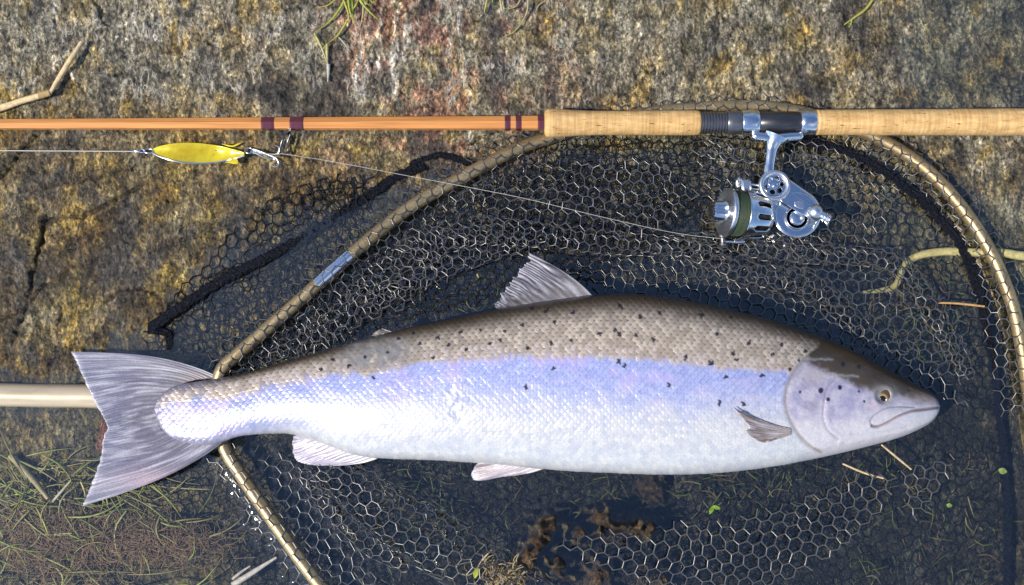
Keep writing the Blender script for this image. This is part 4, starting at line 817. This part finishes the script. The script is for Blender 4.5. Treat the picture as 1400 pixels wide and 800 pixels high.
# rotor cup, spool, line, drag knob: turned about one axis that points up the rod and a little towards the sky
sax = rp(985, 284, .052) - rp(1052, 292, .036); sax = sax / np.linalg.norm(sax); so = rp(1050, 292, .034)
e1 = np.cross(sax, [0, 0, 1.0]); e1 /= np.linalg.norm(e1)
prf = np.array([(-.004, .006), (-.003, .016), (0.000, .0215), (.004, .0245), (.010, .0258), (.018, .0268), (.026, .0276), (.030, .0280), (.0302, .0268)])
pf = spline(prf, 46); ns = 160; a = np.arange(ns) * 2 * pi / ns; e2 = np.cross(sax, e1)
V = so + pf[:, 0][:, None, None] * sax + pf[:, 1][:, None, None] * (np.cos(a)[None, :, None] * e1 + np.sin(a)[None, :, None] * e2); F = grid_faces(46, ns, True)
fc = V.reshape(-1, 3)[F].mean(1) - so; ft = fc @ sax; fa = np.arctan2(fc @ e2, fc @ e1); slot = np.zeros(len(F), bool)
for k in range(12):
    a0 = -pi + (k + .5) * pi / 6; da = (fa - a0 + pi) % (2 * pi) - pi; dx2 = np.maximum(np.abs(ft - .0125) - .0058, 0); slot |= np.hypot(dx2, da * .026) < .0030
mb = MB(); mb.add(V, F[~slot]); RT = obj('rotor_cup', mb, SILV, REEL); sm = RT.modifiers.new('thick', 'SOLIDIFY'); sm.thickness = .0015; sm.offset = -1
mb = MB(); lathe(mb, [(.002, .0001), (.002, .0185), (.028, .0215), (.028, .0001)], so, sax, 40); obj('rotor_core', mb, SEAT, RT, auto=40)
lr = [(.027, .021)] + [(x, .0238 + .0007 * math.sin(x * 5200)) for x in np.linspace(.0285, .0420, 70)] + [(.0435, .021)]
mb = MB(); lathe(mb, lr, so, sax, 64, rfun=lambda t, R, a: R * (1 + .012 * gnoise(t * 900 + np.sin(a) * .8, a * 1.2, 860))); SPL = obj('line_spool', mb, LINEG, REEL)
mb = MB(); lathe(mb, [(.0425, .018), (.0428, .0250), (.0440, .0262), (.0470, .0262), (.0482, .0250), (.0478, .0215), (.0458, .0195), (.0452, .0120), (.0452, .0001)], so, sax, 64); obj('spool_lip', mb, SILV2, SPL, auto=50)
dk = so + sax * .0452; mb = MB(); lathe(mb, [(0, .0085), (.003, .0088), (.0038, .0126), (.0150, .0118), (.0180, .0104), (.0188, .0080), (.0188, .0001)], dk, sax, 48, rfun=lambda t, R, a: R * (1 - .17 * (np.abs(np.cos(2.0 * a)) ** 6) * (t > .0035) * (t < .0189))); obj('drag_knob', mb, SILV, REEL, auto=40)
# bail arm with line roller, and the pick-up bracket
mb = MB(); s = spline([(1022, 326, .030), (1010, 327, .030), (1000, 326, .031), (990, 326, .032)], 14); tube(mb, W(s[:, 0], s[:, 1], s[:, 2]), .0022, 10); BA = obj('bail_arm', mb, SILV, REEL)
rc = rp(992, 331, .032); rx = rp(991, 314, .036) - rc; rl = np.linalg.norm(rx); mb = MB(); lathe(mb, [(-.002, .0001), (-.002, .003), (0, .0042), (.002, .0042), (.003, .0030), (.008, .0030), (.009, .0046), (.0115, .0048), (.0125, .0040), (.0126, .0001)], rc, rx, 28); obj('line_roller', mb, GUN, BA, auto=40)
mb = MB(); box(mb, rp(1023.5, 250, .046), (1, 0, 0), (0, 1, 0), (0, 0, 1), .0052, .0068, .005, .4); s = spline([(1018, 244, .046), (1014, 240, .043), (1012, 246, .040), (1014, 252, .040)], 12); tube(mb, W(s[:, 0], s[:, 1], s[:, 2]), .0030, 10)
for dy in (-3, 3): tube(mb, W([1027, 1044], [250 + dy, 252 + dy], [.045, .045]), .0013, 8)
obj('pickup_bracket', mb, SILV2, REEL, auto=40)

REEL.location.z -= 0.016

# ------------------------------------------------------------------ spoon lure
def gzp(x, y, h=0.0): return float(gz(x, y)) + h
LU = thing('spoon_lure', 'yellow spoon lure with swivel and small treble hook lying on bare rock', 'lure', W(270, 210, gzp(270, 210)))
ns_, nw = 60, 21; u = np.linspace(0, 1, ns_); sx_ = 208 + (334 - 208) * u; cy_ = 206.5 + 4.5 * u + 1.0 * np.sin(u * pi); hw = 15.0 * np.power(np.sin(pi * np.clip(.02 + .96 * u ** .92, 0, 1)), .72) * (1 - .15 * u); hw = np.maximum(hw, 2.0)
zl = gzp(270, 210, .0075); vv = np.linspace(-1, 1, nw)
PXl = np.repeat(sx_[:, None], nw, 1); PYl = cy_[:, None] + hw[:, None] * vv[None]; crease = np.exp(-(((PXl - 312) - (PYl - 212) * -1.2) / 7) ** 2)
ZL = zl - .0038 * (1 - vv[None] ** 2) * (hw[:, None] / 15) + .0030 * np.sin(u * 2 * pi)[:, None] + .0022 * smooth(300, 322, PXl - (PYl - 212) * .8) + .0008 * crease
mb = MB(); mb.add(W(PXl, PYl, ZL), grid_faces(ns_, nw)); BL = obj('blade', mb, LURE, LU); sm = BL.modifiers.new('t', 'SOLIDIFY'); sm.thickness = .0014
mb = MB(); rim = np.r_[np.c_[sx_, cy_ + hw, ZL[:, -1]]]; tube(mb, W(rim[:, 0], rim[:, 1], rim[:, 2] + .0003), .0009, 8); obj('edge_glint', mb, SILV, BL)  # silver strip added on the lower edge for the light it catches
for pts in ([(308, 222), (322, 216), (326, 223), (322, 224.5)], [(302, 197), (316, 198), (331, 195), (318, 201)]):
    mb = MB(); q = spline(pts + pts[:1], 24)[:-1]; plate(mb, q, zl - .001, zl + .0012, .0004); obj('fin_tab', mb, LURE, LU)
def ring(mb, cx, cy, rx, ry, z, r, tilt=0.0):
    a = np.linspace(0, 2 * pi, 28); tube(mb, W(cx + rx * np.cos(a), cy + ry * np.sin(a), z + tilt * np.sin(a)), r, 8, cap=False)
mb = MB(); ring(mb, 203, 206.5, 6.5, 2.8, zl, .0007, .001); ring(mb, 194, 206.5, 4, 2, zl, .0007); tube(mb, W([183, 186, 192], [207, 207, 207], np.full(3, zl)), [.001, .0022, .0016], 10); obj('swivel', mb, SILV, LU)
mb = MB(); ring(mb, 340, 206, 5.5, 3.6, zl - .001, .0007, .001); ring(mb, 347, 207, 4, 2, zl - .001, .0006); obj('split_ring', mb, SILV, LU)
def hook(pts, name='hook'):
    s = spline(pts, 30); mb = MB(); tube(mb, W(s[:, 0], s[:, 1], s[:, 2]), np.interp(np.arange(30), [0, 24, 29], [.0009, .0008, .0002]), 8); obj(name, mb, SILV2, LU)
hook([(346, 204, zl - .001), (358, 208, zl), (372, 214, zl), (378, 217, zl), (381, 224, zl - .001), (378, 228, zl - .001), (372, 227, zl), (368, 224, zl + .001)])
hook([(346, 206, zl - .001), (362, 210.5, zl - .002), (374, 211, zl - .003), (381, 209, zl - .002), (382, 202, zl), (379, 200, zl + .001), (375, 198, zl + .002)])
hook([(346, 207, zl - .001), (356, 213, zl - .003), (366, 217, zl - .005), (374, 217, zl - .006), (377, 221, zl - .005), (374, 222, zl - .004)])
def linething(name, pts, r, label):
    s = spline(pts, max(20, len(pts) * 10)); mb = MB(); tube(mb, W(s[:, 0], s[:, 1], s[:, 2]), r, 6); return tag(obj(name, mb, LINEW), label, 'fishing line')
linething('fishing_line', [(-300, 204, .036), (0, 206, .034), (90, 206.5, .034), (184, 207, zl)], .0005, 'pale fishing line running from the lure swivel beside the bamboo rod')
linething('fishing_line', [(346, 210, zl + .001), (380, 211, zl + .004), (391, 211, zl + .006), (460, 222, .031), (560, 241, .030), (640, 256, .029), (720, 272, .028), (820, 296, .024), (920, 318, .020), (990, 327, .0185)], .00022, 'thin pale fishing line running over the net mesh to the reel')

# ------------------------------------------------------------------ plants and litter
def blade(mb, pts, w, c0, c1, n=None, keel=.35, wp=0.6):
    """grass blade: tapering keeled ribbon with thickness; pts (px,py,z), w in metres"""
    n = n or max(8, 5 * len(pts)); s = spline(pts, n); P = W(s[:, 0], s[:, 1], s[:, 2]); T, N, B = frames(P); t = np.linspace(0, 1, n)
    ww = w * np.clip(np.power(1 - t, wp), .06, 1) * np.clip(.55 + 2.5 * t, 0, 1); V = np.stack([P - N * ww[:, None], P + B * (ww * keel)[:, None], P + N * ww[:, None], P - B * (ww * .25)[:, None]], 1)
    mb.add(V, grid_faces(n, 4, True), np.repeat(mixc(np.broadcast_to(c0, (n, 3)), c1, t), 4, 0)); return mb
def stalk(mb, pts, r, c0, c1=None, n=None, sides=8, node=0.0):
    n = n or max(10, 7 * len(pts)); s = spline(pts, n); t = np.linspace(0, 1, n); c1 = c0 if c1 is None else c1
    tube(mb, W(s[:, 0], s[:, 1], s[:, 2]), np.asarray(r) * (1 + node * np.exp(-((t - .5) / .03) ** 2)) if np.ndim(r) == 0 else np.interp(t, np.linspace(0, 1, len(r)), r), sides, c=mixc(np.broadcast_to(c0, (n, 3)), c1, t)); return mb
def G(x, y, h=.002): return (x, y, gzp(x, y, h))
YG, LG, DG, PS, ST, BR = (.50, .45, .09), (.34, .45, .06), (.09, .15, .03), (.50, .46, .33), (.52, .40, .21), (.16, .10, .05)
t_ = thing('grass_tuft', 'yellow green grass tuft creeping down dry rock above the bamboo rod', 'grass', W(470, 2, gzp(470, 2)))
for pts, w_, c0, c1 in [([G(472, -8, .006), G(468, 6, .006), G(452, 28, .004), G(430, 45, .003)], .0019, LG, YG), ([G(430, 45, .003), G(440, 66), G(448, 88)], .0020, YG, PS), ([G(476, 26, .004), G(462, 48, .004), G(447, 60, .003)], .0018, YG, YG), ([G(447, 60, .003), G(447, 74), G(448, 92)], .0026, YG, PS),
        ([G(480, -8, .01), G(482, 12, .01), G(482, 32, .006)], .0022, LG, LG), ([G(488, -8, .012), G(498, 8, .012), G(520, 30, .008)], .0020, YG, LG), ([G(497, -5, .01), G(496, 20, .006), G(491, 42, .003)], .0014, YG, PS), ([G(465, -8, .012), G(450, 6, .012), G(432, 11, .01)], .0014, YG, YG),
        ([G(476, -8, .012), G(478, 14, .012), G(486, 34, .008)], .0017, LG, YG), ([G(503, -6, .01), G(510, 4, .01), G(516, -2, .01)], .0012, YG, LG), ([G(470, 0, .008), G(476, 18, .006), G(476, 34, .004)], .0015, YG, YG), ([G(446, 62), G(438, 70), G(431, 75)], .0010, PS, PS), ([G(462, 50), G(468, 56), G(480, 72)], .0012, PS, PS),
        ([G(492, -8, .012), G(486, 8, .012), G(474, 20, .008)], .0013, YG, LG), ([G(512, -8, .008), G(506, 12, .006), G(504, 32, .003)], .0010, BR, ST), ([G(484, -8, .016), G(494, -2, .016), G(508, 10, .012)], .0015, LG, LG)]:
    mb = MB(); blade(mb, pts, w_, np.array(c0), np.array(c1)); obj('blade', mb, GRASS, t_)
mb = MB(); stalk(mb, [G(449, 88), G(449, 100), G(448, 112)], [.0022, .0016, .0006], (.45, .43, .36)); obj('root', mb, STRAW, t_)
t_ = thing('grass_tuft', 'few thin dry grass stems hanging over the rock edge above the cork grip', 'grass', W(700, 0, gzp(700, 0)))
for pts, w_, c0, c1 in [([G(668, -8, .006), G(664, 8, .005), G(662, 18, .003)], .0011, YG, YG), ([G(682, -8, .006), G(685, 6, .005), G(687, 17, .003)], .0015, YG, PS), ([G(715, -8, .006), G(706, 8, .005), G(692, 12, .003), G(688, 8, .003)], .0009, PS, YG), ([G(722, -8, .008), G(720, 18, .006), G(704, 42, .004), G(682, 54, .003)], .0010, PS, YG), ([G(674, -8, .008), G(673, 4, .008)], .0013, LG, LG), ([G(744, 2, .004), G(736, 8, .004), G(732, 18, .003)], .0008, PS, PS)]:
    mb = MB(); blade(mb, pts, w_, np.array(c0), np.array(c1), wp=.3); obj('blade', mb, GRASS, t_)
mb = MB(); stalk(mb, [G(1197, -6, .004), G(1184, 12, .004), G(1168, 24, .003), G(1154, 34, .002)], [.0016, .0015, .0013, .0006], np.array(YG)); stalk(mb, [G(1165, 26, .003), G(1163, 34, .002), G(1160, 37, .002)], .0008, np.array(LG)); tag(obj('stem', mb, GRASS), 'bright yellow green stem on wet rock above the rear cork grip', 'stem')
t_ = thing('dry_stem', 'broken straw coloured reed stem bent on the rock above the rod', 'stem', W(60, 125, gzp(60, 125)))
mb = MB(); stalk(mb, [G(-40, 158, .005), G(0, 148, .005), G(30, 138, .005), G(54, 131, .005)], [.0040, .0040, .0036, .0034], np.array((.78, .60, .32)), np.array((.74, .56, .30)), 24); obj('stalk', mb, STRAW, t_)
mb = MB(); stalk(mb, [G(53, 131, .005), G(68, 127, .005)], [.0042, .0036], np.array((.50, .34, .14))); obj('joint', mb, STRAW, t_)
mb = MB(); stalk(mb, [G(68, 128, .005), G(80, 108, .006), G(96, 82, .007), G(112, 57, .007)], [.0022, .0030, .0030, .0020], np.array((.70, .52, .27)), np.array((.60, .46, .27)), 24); obj('stalk', mb, STRAW, t_)
mb = MB(); stalk(mb, [(1460, 352, .004), (1400, 350, .004), (1372, 346, .004), (1330, 345, .001), (1290, 344, -.001), (1255, 350, -.003), (1236, 364, -.006), (1222, 392, -.009), (1180, 400, -.012)], [.0052, .0052, .0050, .0048, .0048, .0046, .0042, .0036, .002], np.array((.52, .47, .20)), np.array((.36, .30, .12)), 60); tag(obj('reed_stem', mb, STRAW), 'pale yellow reed stem passing under the right side of the hoop', 'stem')
def straw(pts, r, c, label, mat=None, cat='straw'):
    mb = MB(); stalk(mb, pts, r, np.array(c)); tag(obj('straw', mb, mat or STRAW), label, cat)
straw([(1282, 414, .004), (1310, 415, .004), (1346, 419, .003)], [.0010, .0013, .0012], (.50, .30, .12), 'short orange straw floating beside the reed stem inside the hoop')
straw([(1205, 608, .003), (1222, 622, .003), (1246, 642, .004)], [.0010, .0013, .0010], (.48, .38, .24), "thin pale straw floating just below the salmon's jaw")
straw([(1152, 634, .0005), (1180, 646, .0005), (1208, 654, .0005)], [.0010, .0012, .0010], (.60, .46, .27), "thin pale straw floating below the salmon's gill cover")
straw([(318, 800, .001), (345, 783, .002), (378, 762, .003)], [.0034, .0028, .0012], (.46, .43, .36), 'pale split straw poking out beside the lower bronze hoop arm')
straw([(318, 792, .000), (330, 782, .001), (342, 774, .001)], [.0018, .0016, .0008], (.42, .40, .34), 'small pale splinter beside the split straw near the lower hoop arm')
straw([(14, 623, -.006), (40, 650, -.004), (66, 682, -.002)], [.0034, .0034, .0024], (.36, .29, .15), 'brown reed stump lying among the drowned grass beside the tail fin')
straw([(72, 686, -.002), (84, 672, .0005), (97, 657, .002)], [.0016, .0015, .0008], (.42, .38, .26), 'thin pale twig rising from the drowned grass beside the tail fin')
straw([(652, 778, .004), (660, 765, .008), (672, 752, .012)], [.0008, .0010, .0006], (.48, .34, .18), 'tiny brown straw caught on the bunched net below the pelvic fin')
def leaf(cx, cy, z, L, wd, ang, c, label, cup=.15):
    n, k = 14, 7; u = np.linspace(0, 1, n); v = np.linspace(-1, 1, k); hw_ = wd * np.sin(pi * np.clip(u, .02, .98)) ** .8; x = (u - .5)[:, None] * L + 0 * v; y = hw_[:, None] * v[None]
    zz = z + cup * wd / PXM * (v ** 2)[None] + .0008 * np.sin(u * 4)[:, None] + .0002; ca, sa = math.cos(ang), math.sin(ang); mb = MB(); mb.add(W(cx + x * ca - y * sa, cy + x * sa + y * ca, zz), grid_faces(n, k), np.array(c)); o = obj('leaf', mb, GRASS); s = o.modifiers.new('t', 'SOLIDIFY'); s.thickness = .0004
    return tag(o, label, 'leaf')
leaf(973, 697, .001, 13, 3.0, -1.1, (.20, .36, .03), 'bright green leaflet floating below the belly of the salmon')
leaf(980, 694, .001, 11, 2.6, .4, (.22, .36, .04), 'small yellow green leaflet beside the bright green leaflet')
leaf(1371, 644, .0008, 12, 4.4, .3, (.26, .34, .10), 'round pale green leaf floating beside the right seam cord')
leaf(1298, 691, .0006, 8, 3.0, .2, (.20, .34, .06), 'tiny round green leaf floating right of the raised net patch')
leaf(651, 783, .014, 16, 3.6, -1.3, (.42, .46, .05), 'yellow green leaf caught on the bunched net at the bottom')
leaf(688, 787, .012, 16, 5, .3, (.40, .40, .12), 'pale yellow leaf scrap in the litter on the bunched net')
leaf(655, 377, .002, 8, 3.0, .5, (.42, .42, .14), 'tiny pale yellow leaf floating left of the dorsal fin')
r3 = np.random.default_rng(11)
# drowned grass on the left: one tangled mass
mb = MB()
for k in range(230):
    x = r3.uniform(-30, 290) if k % 3 else r3.uniform(-30, 130); y = r3.uniform(615, 815) if k > 60 else r3.uniform(640, 720)
    if x > 225 and y < 690: continue
    a = r3.normal(0.25, .75) + (pi if r3.random() < .3 else 0); L = r3.uniform(25, 95); b_ = r3.normal(0, .5); z = r3.uniform(-.013, -.002)
    p = [(x + L * q * math.cos(a + b_ * q), y + L * q * math.sin(a + b_ * q), z + .004 * math.sin(q * 3 + k)) for q in (0, .33, .66, 1)]
    c = np.array([(.44, .44, .13), (.32, .36, .09), (.50, .45, .20), (.36, .30, .12)][k % 4]) * r3.uniform(.7, 1.15); blade(mb, p, r3.uniform(.0007, .0015), c, c * .9, 10, wp=.45)
tag(obj('drowned_grass', mb, GRASS), 'tangle of thin green grass under shallow water below the tail', 'grass', kind='stuff')
mb = MB()
for k in range(1500):
    cx, cy, sx_, sy_ = [(55, 712, 26, 16), (120, 735, 50, 22), (185, 735, 45, 14), (235, 745, 40, 8), (70, 760, 40, 20)][k % 5]
    x = r3.normal(cx, sx_); y = r3.normal(cy, sy_); a = r3.normal(0, .6) + (pi if r3.random() < .5 else 0); L = r3.uniform(10, 38); b_ = r3.normal(0, 1.6); z = r3.uniform(-.016, -.003)
    s = np.array([(x + L * q * math.cos(a + b_ * q), y + L * q * math.sin(a + b_ * q), z) for q in (0, .25, .5, .75, 1)]); tube(mb, W(s[:, 0], s[:, 1], s[:, 2]), .00032, 3, cap=False, c=np.array([.42, .27, .16]) * r3.uniform(.6, 1.25))
tag(obj('brown_algae', mb, ALGA), 'reddish brown hair algae drifting under shallow water below the tail', 'algae', kind='stuff')
# grass clippings sunk inside the net
mb = MB(); zones = [(520, 640, 720, 720, 60), (760, 650, 960, 720, 60), (960, 640, 1160, 700, 80), (1160, 620, 1380, 800, 110), (1040, 420, 1330, 520, 110), (1180, 360, 1340, 480, 60), (520, 430, 700, 400, 30), (980, 440, 1130, 460, 30), (460, 700, 740, 800, 50)]
for (x0, y0, x1, y1, n_) in zones:
    for k in range(n_):
        x = r3.uniform(x0, x1); y = r3.uniform(min(y0, y1), max(y0, y1)); a = r3.uniform(0, 2 * pi); L = r3.uniform(7, 34); b_ = r3.normal(0, .5); z = float(gz(x, y)) + r3.uniform(.002, .012); z = min(z, -.001)
        p = [(x + L * q * math.cos(a + b_ * q), y + L * q * math.sin(a + b_ * q), z) for q in (0, .5, 1)]; c = np.array([(.26, .28, .07), (.18, .24, .05), (.38, .34, .16), (.30, .20, .08)][r3.integers(4)]) * r3.uniform(.3, .8); blade(mb, p, r3.uniform(.0004, .0010), c, c, 7, wp=.4)
tag(obj('sunken_clippings', mb, GRASS), 'scattered grass clippings sunk in dark water inside the net', 'grass', kind='stuff')
# litter heap on the bunched net at the bottom
mb = MB()
for k in range(220):
    x = r3.normal(692, 18); y = r3.normal(792, 12); a = r3.uniform(0, 2 * pi); L = r3.uniform(4, 18); z = .006 + .006 * math.exp(-((x - 690) / 22) ** 2) + r3.uniform(-.002, .003)
    stalk(mb, [(x, y, z), (x + L * .5 * math.cos(a), y + L * .5 * math.sin(a), z + .001), (x + L * math.cos(a + .3), y + L * math.sin(a + .3), z)], .0006, np.array([(.34, .24, .12), (.20, .14, .08), (.42, .36, .2), (.12, .09, .05)][k % 4]), None, 5, 4)
tag(obj('plant_litter', mb, STRAW), 'clump of brown plant litter caught on the bunched net at the bottom', 'plant litter', kind='stuff')
# bubbles and films of water caught in the mesh
def bubble(px, py, r, h=.75, z=.0004):
    mb = MB(); c = W(px, py, z); lathe(mb, [(r * h * math.sin(t), r * math.cos(t)) for t in np.linspace(-.15, pi / 2 - .03, 12)], c, (0, 0, 1), 24); return obj('bubble', mb, FILM)
tag(bubble(1197, 785, .0060, .7), 'single large bubble floating in open water right of the flattened net', 'bubble')
for k, (x, y, r) in enumerate([(828, 745, .0042), (850, 760, .004), (838, 783, .003), (848, 780, .0035), (812, 736, .003), (872, 742, .0036), (905, 742, .003), (828, 785, .0028), (860, 786, .0026)]): tag(bubble(x, y, r), 'small clear bubble on the water along the flattened net', 'bubble', 'bubbles along the flattened net')
for k, (x, y, r) in enumerate([(895, 661, .003), (910, 659, .0036), (930, 661, .0034), (943, 657, .0028), (960, 649, .0026), (976, 650, .002), (988, 650, .002)]): tag(bubble(x, y, r), 'small clear bubble against the wet belly of the salmon', 'bubble', 'bubbles along the belly')
for k, (x, y, r) in enumerate([(443, 755, .003), (452, 762, .0026), (460, 758, .003), (466, 770, .0024), (438, 765, .0022), (400, 700, .0024), (392, 690, .0026), (352, 642, .002), (346, 634, .0018), (484, 782, .002), (500, 770, .0022), (470, 745, .002), (418, 722, .0018)]): tag(bubble(x, y, r), 'small clear bubble beside the lower hoop arm', 'bubble', 'bubbles beside the lower hoop arm')
# half-sunk stone behind the tail
mb = MB(); a = np.linspace(0, 2 * pi, 28, endpoint=False); rings = []
for t in np.linspace(0, pi / 2 - .05, 10):
    rr_ = 1 + .18 * gnoise(np.cos(a) * 1.5 + 5, np.sin(a) * 1.5 + t, 880); x = 150 + 20 * math.cos(t) * rr_ * np.cos(a); y = 602 + 30 * math.cos(t) * rr_ * np.sin(a); rings.append(W(x, y, np.full(28, -.018 + .020 * math.sin(t)) + .001 * gnoise(a * 2, a * 0 + t * 3, 881)))
V = np.stack(rings); mb.add(V, grid_faces(10, 28, True), np.array([.20, .085, .06])); v = np.vstack([V[-1], V[-1].mean(0)]); q = np.arange(28); mb.add(v, np.stack([q, (q + 1) % 28, np.full(28, 28)], 1), np.array([.20, .085, .06])); tag(obj('stone', mb, ROCK), 'small reddish stone half hidden behind the notch of the tail fin', 'stone')
